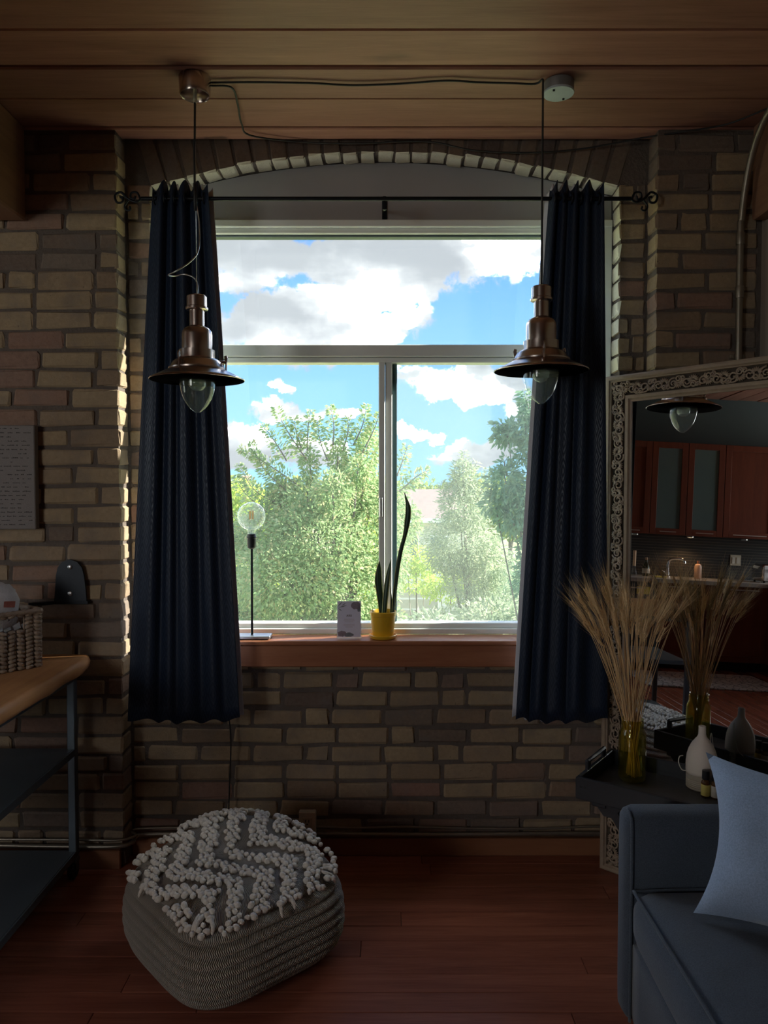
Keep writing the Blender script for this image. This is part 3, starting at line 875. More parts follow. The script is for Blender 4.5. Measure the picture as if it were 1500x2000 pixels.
# ================================================================== pipes, outlet, cords on the wall
m = MB(); m.tube(bez([(1.344, 2.872, .2), (1.344, 2.872, 1.2), (1.344, 2.872, 2.35), (1.346, 2.868, 2.50), (1.350, 2.83, 2.655), (1.352, 2.75, 2.765), (1.354, 2.63, 2.815), (1.354, 2.3, 2.815), (1.354, -1.0, 2.815)], 10), .0125, 12)
pc = tag(m.build('conduit_pipe', M_conduit, None, True), 'grey metal conduit climbing the brick pier and bending along the beam', 'pipe')
for z in (2.42, 2.22): MB().lathe([(.0150, -.022), (.0158, -.018), (.0158, .018), (.0150, .022)], (1.344, 2.872, z), 16).build('coupling', M_conduit, pc, 40)
for z in (1.98,):
    MB().box((1.344, 2.884, z), (.055, .006, .016), .001).build('strap', M_conduit, pc)

m = MB(); m.tube(bez([(-.275, 2.972, .094), (.2, 2.972, .091), (.7, 2.972, .095), (.90, 2.972, .095), (.99, 2.968, .085), (1.02, 2.965, .05)], 10), .0085, 10)
m.tube(bez([(-.275, 2.985, .116), (-.1, 2.985, .112), (.1, 2.985, .116), (.35, 2.985, .110), (.62, 2.985, .109), (.85, 2.985, .118), (1.0, 2.985, .112)], 10), .0052, 8)
tag(m.build('floor_conduit', M_conduit, None, True), 'metal conduit and cable running above the baseboard from the outlet toward the mirror', 'pipe')
m = MB(); m.tube(bez([(-1.55, 2.868, .098), (-1.2, 2.868, .092), (-1.03, 2.868, .094), (-.985, 2.90, .094), (-.965, 2.965, .094), (-.7, 2.972, .094), (-.345, 2.972, .094)], 10), .0085, 10)
m.tube(bez([(-1.55, 2.875, .118), (-1.2, 2.875, .116), (-1.03, 2.872, .116), (-.975, 2.91, .115), (-.955, 2.975, .115), (-.345, 2.985, .115)], 10), .0052, 8)
tag(m.build('floor_conduit', M_conduit, None, True), 'metal conduit and cable along the wall foot between cart and pouf', 'pipe')

ot = thing('wall_outlet', 'ivory wall outlet with a black plug low on the bricks behind the pouf', 'outlet', (-.306, 2.985, .131))
MB().box((0, -.012, 0), (.068, .030, .113), .003).build('cover_plate', M_ivory, ot)
MB().box((0, -.028, 0), (.036, .006, .070), .002).build('socket_face', plain('ivory_socket', (.52, .43, .31), .4), ot)
m = MB()
for s in (-1, 1): m.box((s * .0065, -.0315, .022), (.003, .002, .010))
m.lathe([(.0028, -.001), (.0028, .001)], (0, -.0315, .010), 10, Matrix.Rotation(PI / 2, 3, 'X')); m.build('slots', M_black, ot)
pl = MB().box((.0, -.040, -.022), (.024, .024, .028), .005).build('plug', M_black, ot)
m = MB(); m.tube(bez([(0, -.045, -.030), (-.004, -.045, -.045), (-.012, -.040, -.075), (-.03, -.03, -.11)], 6), .0030, 6); m.build('plug_lead', M_cord, pl, True)


# ================================================================== on the window sill
ZS = .876
lx, ly = -.530, 3.005
t0 = thing('table_lamp', 'slim black table lamp with a clear globe bulb on the window sill', 'lamp', (lx, ly, ZS))
MB().box((.003, 0, .009), (.148, .072, .012), .002).build('base', M_alu, t0)
for sx in (-.05, .055): MB().lathe([(.006, 0), (.006, .003)], (sx, -.015, 0), 10).build('foot', M_black, t0)
MB().tube([(0, 0, .014), (.001, 0, .365)], .0048, 12).build('pole', M_iron, t0, 40)
MB().lathe([(.010, .360), (.0165, .366), (.0175, .380), (.0175, .402), (.0195, .404), (.0195, .409), (.0175, .411), (.0165, .420), (.0, .420)], seg=24).build('socket', M_black, t0, 40)
m = MB(); gp = [(.0135, .416), (.0145, .425), (.017, .436)]
for k in range(17):
    a = -1.24 + (PI / 2 + 1.24) * k / 16; gp.append((max(0.0, .0565 * math.cos(a)), .491 + .0565 * math.sin(a)))
m.lathe(gp, seg=32); bulb = m.build('globe_bulb', M_globe, t0, True)
m = MB(); m.lathe([(.0035, .420), (.005, .45), (.0015, .470), (0, .4705)], seg=10)
m.build('glass_stem', M_clear, bulb, True)
m = MB()
for k in range(6):
    a = k * PI / 3; m.tube([(.0085 * math.cos(a), .0085 * math.sin(a), .478), (.0085 * math.cos(a), .0085 * math.sin(a), .512)], .0011, 6)
m.build('filament', M_fil, bulb)
m = MB(); m.tube(bez([(-.035, -.026, .004), (-.058, -.052, .003), (-.071, -.062, -.01), (-.080, -.066, -.08), (-.087, -.055, -.25), (-.078, -.05, -.40), (-.085, -.045, -.56), (-.090, -.05, -.70), (-.10, -.07, -.85)], 10), .0028, 8)
m.build('power_cord', M_cord, t0, True)

t0 = thing('sign_holder', 'acrylic stand with a floral lavender card on the window sill beside the yellow pot', 'sign', (-.140, 2.992, ZS))
R = Matrix.Rotation(math.radians(-6), 3, 'X')
MB().box((0, .0105, .0765), (.099, .003, .150), .0005, R).build('clear_panel', M_clear, t0)
MB().box((0, .028, .002), (.099, .062, .003), .0005).build('clear_foot', M_clear, t0)
cd = MB().box((0, .008, .079), (.094, .0012, .142), 0, R).build('card', M_card, t0)
CC = Vector((0, .008, .079))
def on_card(a, y, b): return CC + R @ (Vector((a, y, b)) - CC)
def flat(poly, y, nm, mat, par):
    m = MB(); m.add([on_card(a, y, b) for a, b in poly], [tuple(range(len(poly)))]); return m.build(nm, mat, par)
M_pet = plain('printed_petals', (.30, .25, .30), .7, 0, .4, 90); M_pet2 = plain('printed_leaves', (.22, .24, .27), .7, 0, .4, 90); M_pinkink = plain('printed_pink_ink', (.48, .36, .40), .7)
def blob(cx, cz, rx, rz, n=14, j=.18, seed=1):
    q = random.Random(seed); return [(max(-.0465, min(.0465, cx + rx * (1 + q.uniform(-j, j)) * math.cos(2 * PI * i / n))), max(.0085, min(.1495, cz + rz * (1 + q.uniform(-j, j)) * math.sin(2 * PI * i / n)))) for i in range(n)]
yc = .0066
flat(blob(.028, .132, .020, .016, 16, .2, 3), yc, 'printed_flower', M_pet, cd); flat(blob(.040, .118, .008, .011, 12, .2, 4), yc, 'printed_flower', M_pet2, cd)
flat(blob(-.030, .020, .017, .012, 16, .25, 5), yc, 'printed_flower', M_pet, cd); flat(blob(.000, .016, .018, .009, 16, .2, 6), yc, 'printed_flower', M_pet2, cd)
for (a, b, c, e, w) in ((-.046, .128, -.026, .149, .004), (-.043, .124, -.008, .134, .005), (-.044, .122, -.028, .110, .004), (-.03, .132, -.012, .143, .004)):
    dx, dz = c - a, e - b; ln = math.hypot(dx, dz); nx, nz = -dz / ln * w / 2, dx / ln * w / 2
    flat([(a, b), (a + dx * .5 + nx, b + dz * .5 + nz), (c, e), (a + dx * .5 - nx, b + dz * .5 - nz)], yc, 'printed_leaf', M_pet2, cd)
m = MB()
for i, w in enumerate((.040, .044, .036, 0, .044, .046, .030)):
    if w: m.add([on_card(s * w / 2, yc, .078 - i * .0052 + dz) for s, dz in ((-1, 0), (1, 0), (1, .0011), (-1, .0011))], [(0, 1, 2, 3)])
m.build('printed_lines', M_pinkink, cd)

def text_mesh(s, size, name, mat, parent, M):
    cu = bpy.data.curves.new(name, 'FONT'); cu.body = s; cu.size = size; cu.align_x = 'CENTER'; cu.extrude = .0002
    o = bpy.data.objects.new('tmp', cu); COL.objects.link(o)
    dg = bpy.context.evaluated_depsgraph_get(); me = bpy.data.meshes.new_from_object(o.evaluated_get(dg)); me.transform(M)
    COL.objects.unlink(o); bpy.data.objects.remove(o)
    me.name = name; me.materials.clear(); me.materials.append(mat)
    return link(name, me, parent)
text_mesh('ARII', .0125, 'printed_heading', M_ink, cd, Matrix.Translation(CC) @ R.to_4x4() @ Matrix.Translation(-CC) @ Matrix.Translation((0, .0066, .088)) @ Matrix.Rotation(PI / 2, 4, 'X'))

px_, py_ = -.004, 3.008
t0 = thing('potted_snake_plant', 'snake plant in a glazed yellow pot on the window sill', 'potted plant', (px_, py_, ZS))
MB().lathe([(0, .0), (.046, .0), (.054, .006), (.057, .016), (.054, .017), (.050, .008), (0, .007)], seg=36).build('saucer', M_pot, t0, 40)
MB().lathe([(.0, .008), (.038, .008), (.041, .012), (.051, .092), (.0535, .094), (.0545, .108), (.052, .111), (.050, .108), (.048, .092), (0, .090)], seg=36).build('pot', M_pot, t0, 35)
MB().lathe([(.0, .098), (.0475, .096)], seg=24).build('soil', M_soil, t0)
def blade(pts, ws, twist, name='leaf'):
    m = MB(); C_ = bez(pts, 6); n = len(C_); e = MB()
    for i, p in enumerate(C_):
        q = i / (n - 1); k = q * (len(ws) - 1); a = int(min(k, len(ws) - 2)); w = ws[a] + (ws[a + 1] - ws[a]) * (k - a)
        th = twist[0] + (twist[1] - twist[0]) * q
        dx = Vector((math.cos(th), math.sin(th), 0)); dn = Vector((-math.sin(th), math.cos(th), 0))
        m.v += [tuple(p - dx * w), tuple(p + dn * w * .22), tuple(p + dx * w), tuple(p - dn * w * .10)]
        e.v += [tuple(p - dx * w * 1.13), tuple(p - dx * w * .86 - dn * .0012 - dn * w * .03), tuple(p - dx * w * .86 + dn * .0012 + dn * w * .06), tuple(p + dx * w * 1.13), tuple(p + dx * w * .86 - dn * .0012 - dn * w * .03), tuple(p + dx * w * .86 + dn * .0012 + dn * w * .06)]
    for i in range(n - 1):
        for k in range(4): m.f.append((i * 4 + k, i * 4 + (k + 1) % 4, i * 4 + 4 + (k + 1) % 4, i * 4 + 4 + k))
        for b in (0, 3):
            for k in range(3): e.f.append((i * 6 + b + k, i * 6 + b + (k + 1) % 3, i * 6 + 6 + b + (k + 1) % 3, i * 6 + 6 + b + k))
    o = m.build(name, M_snake, t0, True); e.build('leaf_margin', M_snake_edge, o)
def W_(px, py): p = at_y(px, py, 3.008); return Vector((p.x - px_, 0, p.z - ZS))
def lf(q, ws, tw, dy=0): blade([W_(*p) + Vector((0, dy, 0)) for p in q], ws, tw)
lf([(746, 1203), (743, 1170), (739, 1135), (740, 1112), (741, 1096)], [.009, .012, .0145, .010, .0008], (.1, .5), .006)
lf([(750, 1203), (753, 1165), (757, 1130), (761, 1106), (764, 1092)], [.009, .010, .010, .006, .0006], (-.2, -.7), -.010)
lf([(767, 1203), (771, 1160), (776, 1115), (783, 1075), (791, 1045), (796, 1015), (797, 990), (790, 962)], [.009, .009, .009, .008, .0075, .011, .010, .0008], (.9, -.6), .004)
lf([(763, 1203), (764, 1170), (762, 1143)], [.004, .004, .0005], (.3, .6), -.018)


# ================================================================== on the brick pier at the cart
t0 = thing('wall_canvas', 'grey canvas print covered in small typed lines on the brick pier', 'picture', (-1.53, 2.872, 1.52))
MB().box((0, 0, 0), (.414, .034, .394), .003).build('canvas', M_canvas, t0)
m = MB(); q = random.Random(5); z = .183
while z > -.19:
    x = -.195 + q.uniform(0, .012)
    while x < .190:
        w = q.uniform(.008, .034)
        if x + w > .196: break
        if q.random() < .85:
            n = max(1, int(w / .0052))
            for i in range(n):
                hh = q.choice((.0026, .0026, .0038)); m.box((x + (i + .5) * w / n, -.0174, z + hh / 2), (w / n * .72, .0006, hh))
        x += w + q.uniform(.005, .014)
    z -= .0158
tag(m.build('typed_lines', M_ink, t0), kind='stuff')

t0 = thing('wall_bracket', 'black cap-shaped metal bracket with two screws on the brick pier above the cart', 'bracket', (-1.206, 2.888, 1.04))
pts = [(-.062, 0), (.063, 0), (.060, .05), (.054, .105), (.046, .135), (.028, .157), (.0, .166), (-.028, .157), (-.046, .135), (-.053, .105), (-.057, .05)]
m = MB(); m.prism(pts, -.010, .0); m.build('back_plate', M_iron, t0)
m = MB(); m.prism([(.072, .0), (.068, -.012), (-.06, -.014), (-.085, -.045), (-.135, -.060), (-.142, -.052), (-.10, -.015), (-.062, .0)], -.006, .006, 'Z'); m.build('ledge', M_iron, t0)
for z in (.137, .035): MB().lathe([(.0085, 0), (.0085, -.003), (.005, -.005), (0, -.005)], (.002, -.010, z), 14, Matrix.Rotation(-PI / 2, 3, 'X')).build('screw', M_alu, t0, 40)


# ================================================================== cart with basket and towels
CX1, CY0, CY1 = -1.165, 1.76, 2.835
t0 = thing('kitchen_cart', 'steel shelf cart with a live-edge wooden top against the brick pier', 'cart', (-1.45, 2.48, 0))
def cl(x, y, z): return Vector((x + 1.45, y - 2.48, z))
for x in (CX1 - .015, -1.75):
    for yy in (CY0, CY1 - .015):
        MB().box(cl(x, yy, .425), (.030, .030, .690), .003).build('leg', M_steel, t0)
for z, nm in ((.492, 'middle_shelf'), (.100, 'bottom_shelf')):
    m = MB(); m.box(cl((CX1 - 1.75) / 2 - .008, (CY0 + CY1) / 2 - .008, z), (.585, CY1 - CY0 - .02, .006), .001)
    m.box(cl(CX1 - .004, (CY0 + CY1) / 2 - .008, z - .010), (.006, CY1 - CY0 - .02, .026), .001)
    m.build(nm, M_steel, t0)
m = MB(); m.box(cl(CX1 - .015, (CY0 + CY1) / 2, .767), (.03, CY1 - CY0, .03), .003); m.box(cl(-1.75, (CY0 + CY1) / 2, .767), (.03, CY1 - CY0, .03), .003)
for yy in (CY0, CY1 - .015): m.box(cl((CX1 - 1.75) / 2, yy, .767), (.56, .03, .03), .003)
m.build('top_rail', M_steel, t0)
# live edge slab
m = MB(); n = 44; q = random.Random(9); front = []
for i in range(n + 1):
    yy = CY0 - .06 + (CY1 + .028 - CY0 + .06) * i / n
    f = -1.118 + .010 * mnoise.noise((yy * 5, 1, 0)) + .005 * mnoise.noise((yy * 17, 4, 0))
    if i > n - 4: f -= .012 * ((i - n + 4) / 4) ** 2
    front.append((yy, f))
for (yy, f) in front:
    w = .006 * mnoise.noise((yy * 9, 7, 0))
    for (x, z) in ((-1.80, .783), (f - .018 + w, .783), (f - .006 + w, .788), (f, .800), (f + .004 - w, .820), (f - .003, .836), (f - .010, .8425), (-1.80, .843)): m.v.append(tuple(cl(x, yy, z)))
for i in range(n):
    for k in range(8): m.f.append((i * 8 + k, i * 8 + (k + 1) % 8, i * 8 + 8 + (k + 1) % 8, i * 8 + 8 + k))
m.f.append(tuple(range(8))); m.f.append(tuple(n * 8 + k for k in reversed(range(8))))
m.build('wooden_top', M_slab, t0, 50)
for x in (CX1 - .015, -1.75):
    for yy in (CY0, CY1 - .015):
        m = MB(); m.lathe([(.030, -.011), (.033, -.008), (.033, .008), (.030, .011)], cl(x, yy - .01, .033), 20, Matrix.Rotation(PI / 2, 3, 'Y'))
        cw = m.build('caster', M_black, t0, 40)
        m = MB(); m.box(cl(x, yy - .004, .070), (.034, .034, .020), .003); m.box(cl(x - .014, yy - .006, .050), (.003, .026, .04)); m.box(cl(x + .014, yy - .006, .050), (.003, .026, .04)); m.build('caster_fork', M_steel, cw)

# woven basket, its long side turned toward the window
bang = math.radians(51); bc = Vector((-1.223, 2.672, .843))
ub = Vector((math.cos(bang), math.sin(bang), 0)); nb = Vector((math.sin(bang), -math.cos(bang), 0))
BL_, BW_, BHt = .36, .23, .20
cen = bc - ub * BL_ / 2 - nb * BW_ / 2
t0 = thing('wicker_basket', 'brown woven basket with a handle slot holding towels on the cart', 'basket', tuple(cen), bang)
MB().box((0, 0, .006), (BL_ - .03, BW_ - .03, .010), .002).build('base', M_wick, t0)
def side(length, org, ux, nrm, nm, slot=None):
    m = MB(); nc = max(3, round(length / .029)); nr = 14; cw = length / nc; rh = BHt / nr; q = random.Random(hash(nm) % 99 + int(length * 100))
    ux = Vector(ux); nrm = Vector(nrm); org = Vector(org); ang = math.atan2(ux.y, ux.x)
    for c in range(nc):
        for r in range(nr):
            z = (r + .5) * rh
            if slot and slot[0] < (c + .5) * cw < slot[1] and slot[2] < z < slot[3]: continue
            tilt = .28 if (c % 2) else -.22
            R = Matrix.Rotation(ang, 3, 'Z') @ Matrix.Rotation(tilt + q.uniform(-.12, .12), 3, 'Y')
            p = org + ux * ((c + .5) * cw) + Vector((0, 0, z)) + nrm * q.uniform(-.002, .0015)
            m.ell(p, (cw * .56, .008, rh * .56), R, 7, 5)
    for c in range(nc + 1):
        p = org + ux * (c * cw) - nrm * .004
        m.tube([p + Vector((0, 0, .004)), p + Vector((0, 0, BHt * (.66 if slot and slot[0] < c * cw < slot[1] else 1)))], .0028, 5)
    return tag(m.build(nm, M_wick, t0, True), kind='stuff')
hl, hw = BL_ / 2, BW_ / 2
side(BL_, (-hl, -hw, 0), (1, 0, 0), (0, -1, 0), 'woven_side', (.066, .30, BHt * .70, BHt * .93))
side(BL_, (-hl, hw, 0), (1, 0, 0), (0, 1, 0), 'woven_side')
side(BW_, (-hl, -hw, 0), (0, 1, 0), (-1, 0, 0), 'woven_side'); side(BW_, (hl, -hw, 0), (0, 1, 0), (1, 0, 0), 'woven_side')
m = MB(); P = []
for (a, b) in ((-hl, -hw), (hl, -hw), (hl, hw), (-hl, hw)): P.append((a, b, BHt + .001))
C_ = []
for i in range(4):
    a, b = Vector(P[i]), Vector(P[(i + 1) % 4])
    for k in range(40): C_.append(a + (b - a) * (k / 40))
m.tube(C_, [.0085 + .0018 * (i % 2) for i in range(len(C_))], 8, False, True); m.build('rim', M_wick, t0, True)

def towel(name, label, c, size, rot, seed, mark=False, group=None):
    q = random.Random(seed)
    def wob(v, p):
        s = .012 * mnoise.noise(Vector(p) * 2.2 + Vector((seed, 0, 0))) + .004 * mnoise.noise(Vector(p) * 6 + Vector((seed, 3, 0)))
        return v * (1 + s * 8)
    m = roundbox(size, min(size) * .45, 10, (0, .01, .015), wob)
    o = m.build(name, M_towel, None, True); o.location = c; o.rotation_euler = rot
    tag(o, label, 'towel', group)
    if mark:
        f = MB(); f.box((.02, -size[1] / 2 - .006, .035), (.040, .004, .022), .001)
        f.build('red_print', plain('red_brown_print', (.40, .13, .10), .8, 0, .4, 60), o)
        f = MB(); f.box((.0, -size[1] / 2 - .006, -.022), (.05, .004, .028), .001, Matrix.Rotation(-.5, 3, 'Y'))
        f.build('grey_band', plain('grey_print', (.18, .17, .17), .8), o)
    return o
towel('rolled_towel', 'white towel bundle rising above the basket rim', tuple(cen + ub * .055 + nb * .030 + Vector((0, 0, .205))), (.15, .11, .17), (.08, .10, bang), 2, True)
towel('folded_towel', 'white folded towel low inside the basket, behind its handle slot', tuple(cen - ub * .0 - nb * .0 + Vector((0, 0, .075))), (.30, .15, .11), (0, 0, bang), 6)
m = MB()
q = random.Random(3)
for i in range(7):
    a = q.uniform(0, 6.28); p = Vector((-.06 + .03 * i, -.082 + q.uniform(-.006, .004), .150 + q.uniform(-.008, .008)))
    m.add([p, p + Vector((.025, q.uniform(-.008, .004), .012)), p + Vector((.03, 0, -.01)), p + Vector((.005, -.006, -.016))], [(0, 1, 2), (0, 2, 3)])
wr = m.build('plastic_wrapper', plain('crinkled_clear_plastic', (.75, .77, .80), .08, 0, .1, 40, 0, 1, 1.0), None); wr.location = cen; wr.rotation_euler = (0, 0, bang)
tag(wr, 'crinkled shiny plastic wrapper in the handle slot of the basket', 'wrapper')


# ================================================================== pouf
pc_ = Vector((-.475, 2.335, 0)); prz = math.radians(45 - 4)
t0 = thing('woven_pouf', 'cream square woven pouf with shaggy wool tufts on the wooden floor', 'pouf', tuple(pc_), prz)
A, NEXP = .290, 4.0
def sup(a, th, n=4.0):
    c, s = abs(math.cos(th)), abs(math.sin(th)); return a / (c ** n + s ** n) ** (1 / n)
def top_z(x, y):                        # cushion top, dented in the middle, lower toward the viewer's corner
    r = math.hypot(x, y) / .34
    fr = (x * math.cos(prz) - y * math.sin(prz), x * math.sin(prz) + y * math.cos(prz))
    return .338 + .035 * (fr[1] / .34) - .065 * r ** 3.2 + .014 * math.sin(9 * x + 1) * math.sin(8 * y) - .022 * math.exp(-((fr[0] - .02) ** 2 + (fr[1] + .02) ** 2) / .012)
prof = []                               # (scale of the outline, height share)
nr = 220
for i in range(nr + 1):
    q = i / nr; ph = -PI / 2 + PI * q
    rr = abs(math.cos(ph)) ** .48 if q < .5 else abs(math.cos(ph)) ** .28
    prof.append((rr, q, .5 + .5 * math.copysign(abs(math.sin(ph)) ** .85, math.sin(ph))))
seg = 144; m = MB(); uvs = []; rib_n = 10
for j, (rr, q, hz) in enumerate(prof):
    for k in range(seg):
        th = 2 * PI * k / seg; R0 = sup(A, th)
        x, y = R0 * rr * math.cos(th), R0 * rr * math.sin(th)
        zt = top_z(R0 * .80 * math.cos(th), R0 * .80 * math.sin(th))
        zz = hz * zt if q < .80 else top_z(x, y) * ((q - .8) / .2) + hz * zt * (1 - (q - .8) / .2)
        rib = abs(math.sin(PI * hz * rib_n)) ** .38
        k2 = 1 + .085 * (rib - .7) * (1 if rr > .55 else rr / .55) if q < .86 else 1
        wob = 1 + .012 * mnoise.noise((x * 6, y * 6, zz * 4))
        m.v.append((x * k2 * wob, y * k2 * wob, max(0, zz))); uvs.append((k * 2.5, hz * rib_n * 2))
for j in range(nr):
    for k in range(seg):
        k3 = (k + 1) % seg; m.f.append((j * seg + k, j * seg + k3, (j + 1) * seg + k3, (j + 1) * seg + k))
bo = m.build('cover', M_chev, t0, True, True)
ul = bo.data.uv_layers.new(name='cloth')
for p in bo.data.polygons:
    for li in p.loop_indices:
        vi = bo.data.loops[li].vertex_index; u, w = uvs[vi]
        if vi % seg == 0 and any(bo.data.loops[x].vertex_index % seg == seg - 1 for x in p.loop_indices): u = seg * 2.5
        ul.data[li].uv = (u, w)
m = MB(); q = random.Random(21); st = .0175; nT = 0
i = -.30
while i < .30:
    j = -.30
    while j < .30:
        x, y = i + q.uniform(-.004, .004), j + q.uniform(-.004, .004)
        r = math.hypot(x, y); th = math.atan2(y, x)
        if r < sup(A, th) * .96:
            zz_ = (x + abs(((y + .30) / .16) % 2 - 1) * .12 + .012 * mnoise.noise((x * 9, y * 9, 0))) / .092
            if zz_ % 1 < .62 + .12 * mnoise.noise((x * 14, y * 14, 2)) or (r > sup(A, th) * .90 and q.random() < .5):
                s = q.uniform(.85, 1.25)
                m.ell((x, y, top_z(x, y) + .004), (.0115 * s, .0085 * s, .0085 * s), Matrix.Rotation(q.uniform(0, 3.1), 3, 'Z') @ Matrix.Rotation(q.uniform(-.5, .5), 3, 'Y'), 7, 5); nT += 1
        j += st
    i += st
tag(m.build('wool_tufts', M_tuft, t0, True), kind='stuff')
for (a, r_, n_) in ((-2.36, .88, 3), (-1.45, .93, 2), (-.80, .90, 3), (-.2, .92, 1), (.45, .92, 1), (2.9, .92, 1)):
    R0 = sup(A, a) * r_
    for k in range(n_):
        m = MB(); b = a + (k - n_ / 2) * .045 + q.uniform(-.02, .02); w_ = q.uniform(.8, 1.25)
        p0 = Vector((R0 * .92 * math.cos(b), R0 * .92 * math.sin(b), 0)); p0.z = top_z(p0.x, p0.y) + .008
        b2 = b + q.uniform(-.10, .10); p1 = Vector((R0 * 1.02 * math.cos(b2), R0 * 1.02 * math.sin(b2), 0)); p1.z = p0.z - .016 * w_
        p2 = p1 + Vector((math.cos(b2) * .010, math.sin(b2) * .010, -.020 * w_))
        m.tube(bez([p0, p1, p2], 4), [.004, .0055, .0062, .0062, .006, .006, .0055, .0045, .003], 6)
        m.build('tassel', M_tuft, t0, True)


# ================================================================== leaning mirror
PHI, LEAN, ROLL = math.radians(45), math.radians(2.1), math.radians(-1.0)
base = at_z(1171, 1695, 0)
Nn = Vector((-math.cos(PHI) * math.cos(LEAN), -math.sin(PHI) * math.cos(LEAN), math.sin(LEAN)))
U = Vector((math.sin(PHI), -math.cos(PHI), 0)); V = Nn.cross(U); V = V if V.z > 0 else -V
U2 = U * math.cos(ROLL) - V * math.sin(ROLL); V2 = U * math.sin(ROLL) + V * math.cos(ROLL)
mr = thing('floor_mirror', 'large carved wooden framed mirror leaning in the corner beside the window', 'mirror', tuple(base))
MM = Matrix((U2, V2, Nn)).transposed().to_4x4()
MW, MH, FW = .80, 1.915, .104
def side_of_frame(p0, p1, inward, nm, mat=M_tan):
    """mitred moulding from p0 to p1 with the carved hollow between its two lips"""
    pr = [(0, -.035), (0, .0), (.006, .004), (.016, .004), (.020, -.002), (.024, -.004), (.026, -.018), (.078, -.022), (.080, -.006), (.092, -.006), (.098, -.012), (FW, -.014), (FW, -.035)]
    p0, p1, iw = Vector((*p0, 0)), Vector((*p1, 0)), Vector((*inward, 0)); dr = (p1 - p0).normalized(); m = MB()
    for e, s in ((p0, 1), (p1, -1)):
        for w, h in pr: m.v.append(tuple(MM @ (e + iw * w + dr * (s * w) + Vector((0, 0, h)))))
    n = len(pr)
    for k in range(n): m.f.append((k, (k + 1) % n, n + (k + 1) % n, n + k))
    return m.build(nm, mat, mr)
sides = [((0, 0), (MW, 0), (0, 1), 'frame_bottom'), ((0, MH), (MW, MH), (0, -1), 'frame_top'), ((0, 0), (0, MH), (1, 0), 'frame_side'), ((MW, 0), (MW, MH), (-1, 0), 'frame_side')]
M_patina = plain('dark_patina', (.07, .05, .035), .8, 0, .3, 40)
M_carve = wood('carved_relief', (.22, .165, .12), (.42, .32, .235), .5, (8, 8, 8), 6, .05, .3)
for (p0, p1, iw, nm) in sides:
    fs_ = side_of_frame(p0, p1, iw, nm)
    L = (Vector(p1) - Vector(p0)).length; dr = (Vector(p1) - Vector(p0)).normalized(); iw = Vector(iw); m = MB()
    n = max(3, round((L - .05) / .054)); qf = random.Random(len(nm) + int(L * 100)); pitch = (L - .05) / n
    def put(a, w, h): q_ = Vector(p0) + dr * a + iw * w; return MM @ Vector((q_.x, q_.y, h))
    for k in range(n):
        a0 = .025 + (k + .5) * pitch; s = 1 if k % 2 else -1
        if not (.03 < a0 < L - .03): continue
        for (da, dw, fl_, sc) in ((qf.uniform(-.004, .004), s * .004, 1, qf.uniform(.8, 1.0)), (.022, .012, -1, qf.uniform(.42, .62)), (-.016, -.014, 1, qf.uniform(.36, .5))):
            c_a, c_w = a0 + da, .052 + s * dw; P = []
            for g in range(19):
                qq = g / 18; th = qq * 3.1 * PI + a0 * 40; r = .0235 * sc * (1 - .80 * qq)
                P.append(put(c_a + r * math.cos(th) * s * fl_, c_w + r * math.sin(th) * fl_, -.008 + .004 * qq))
            m.tube(P, [.0044 - .0014 * g / 18 for g in range(19)], 5)
        for g in range(9):
            th = (g - 4) * .36 + (PI / 2 if s > 0 else -PI / 2)
            P = [put(a0 - .031 + math.cos(th) * r, .052 + math.sin(th) * r, -.006) for r in (.006, .014, .022)]
            m.tube(P, [.0018, .0042, .0014], 5)
    tag(m.build('carved_scrolls', M_carve, fs_, True), kind='stuff')
    h = MB(); q4 = [put(.026, .0262, -.0165), put(L - .026, .0262, -.0165), put(L - .078, .0778, -.0205), put(.078, .0778, -.0205)]; q4b = [p - Nn * .001 for p in q4]
    h.add(q4 + q4b, [(0, 1, 2, 3), (7, 6, 5, 4), (0, 4, 5, 1), (1, 5, 6, 2), (2, 6, 7, 3), (3, 7, 4, 0)]); h.build('hollow_ground', M_patina, fs_)
m = MB(); m.v = [tuple(MM @ Vector((a, b, -.018))) for a, b in ((FW - .01, FW - .01), (MW - FW + .01, FW - .01), (MW - FW + .01, MH - FW + .01), (FW - .01, MH - FW + .01))]; m.f = [(0, 1, 2, 3)]
m.v += [tuple(MM @ Vector((a, b, -.022))) for a, b in ((FW - .01, FW - .01), (MW - FW + .01, FW - .01), (MW - FW + .01, MH - FW + .01), (FW - .01, MH - FW + .01))]
m.f += [(7, 6, 5, 4), (0, 4, 5, 1), (1, 5, 6, 2), (2, 6, 7, 3), (3, 7, 4, 0)]
m.build('mirror_glass', M_mirror, mr)
m = MB(); m.v = [tuple(MM @ Vector((a, b, h))) for h in (-.036, -.030) for a, b in ((.01, .01), (MW - .01, .01), (MW - .01, MH - .01), (.01, MH - .01))]
m.f = [(0, 1, 2, 3), (4, 5, 6, 7), (0, 1, 5, 4), (1, 2, 6, 5), (2, 3, 7, 6), (3, 0, 4, 7)]; m.build('backing_board', M_black, mr)


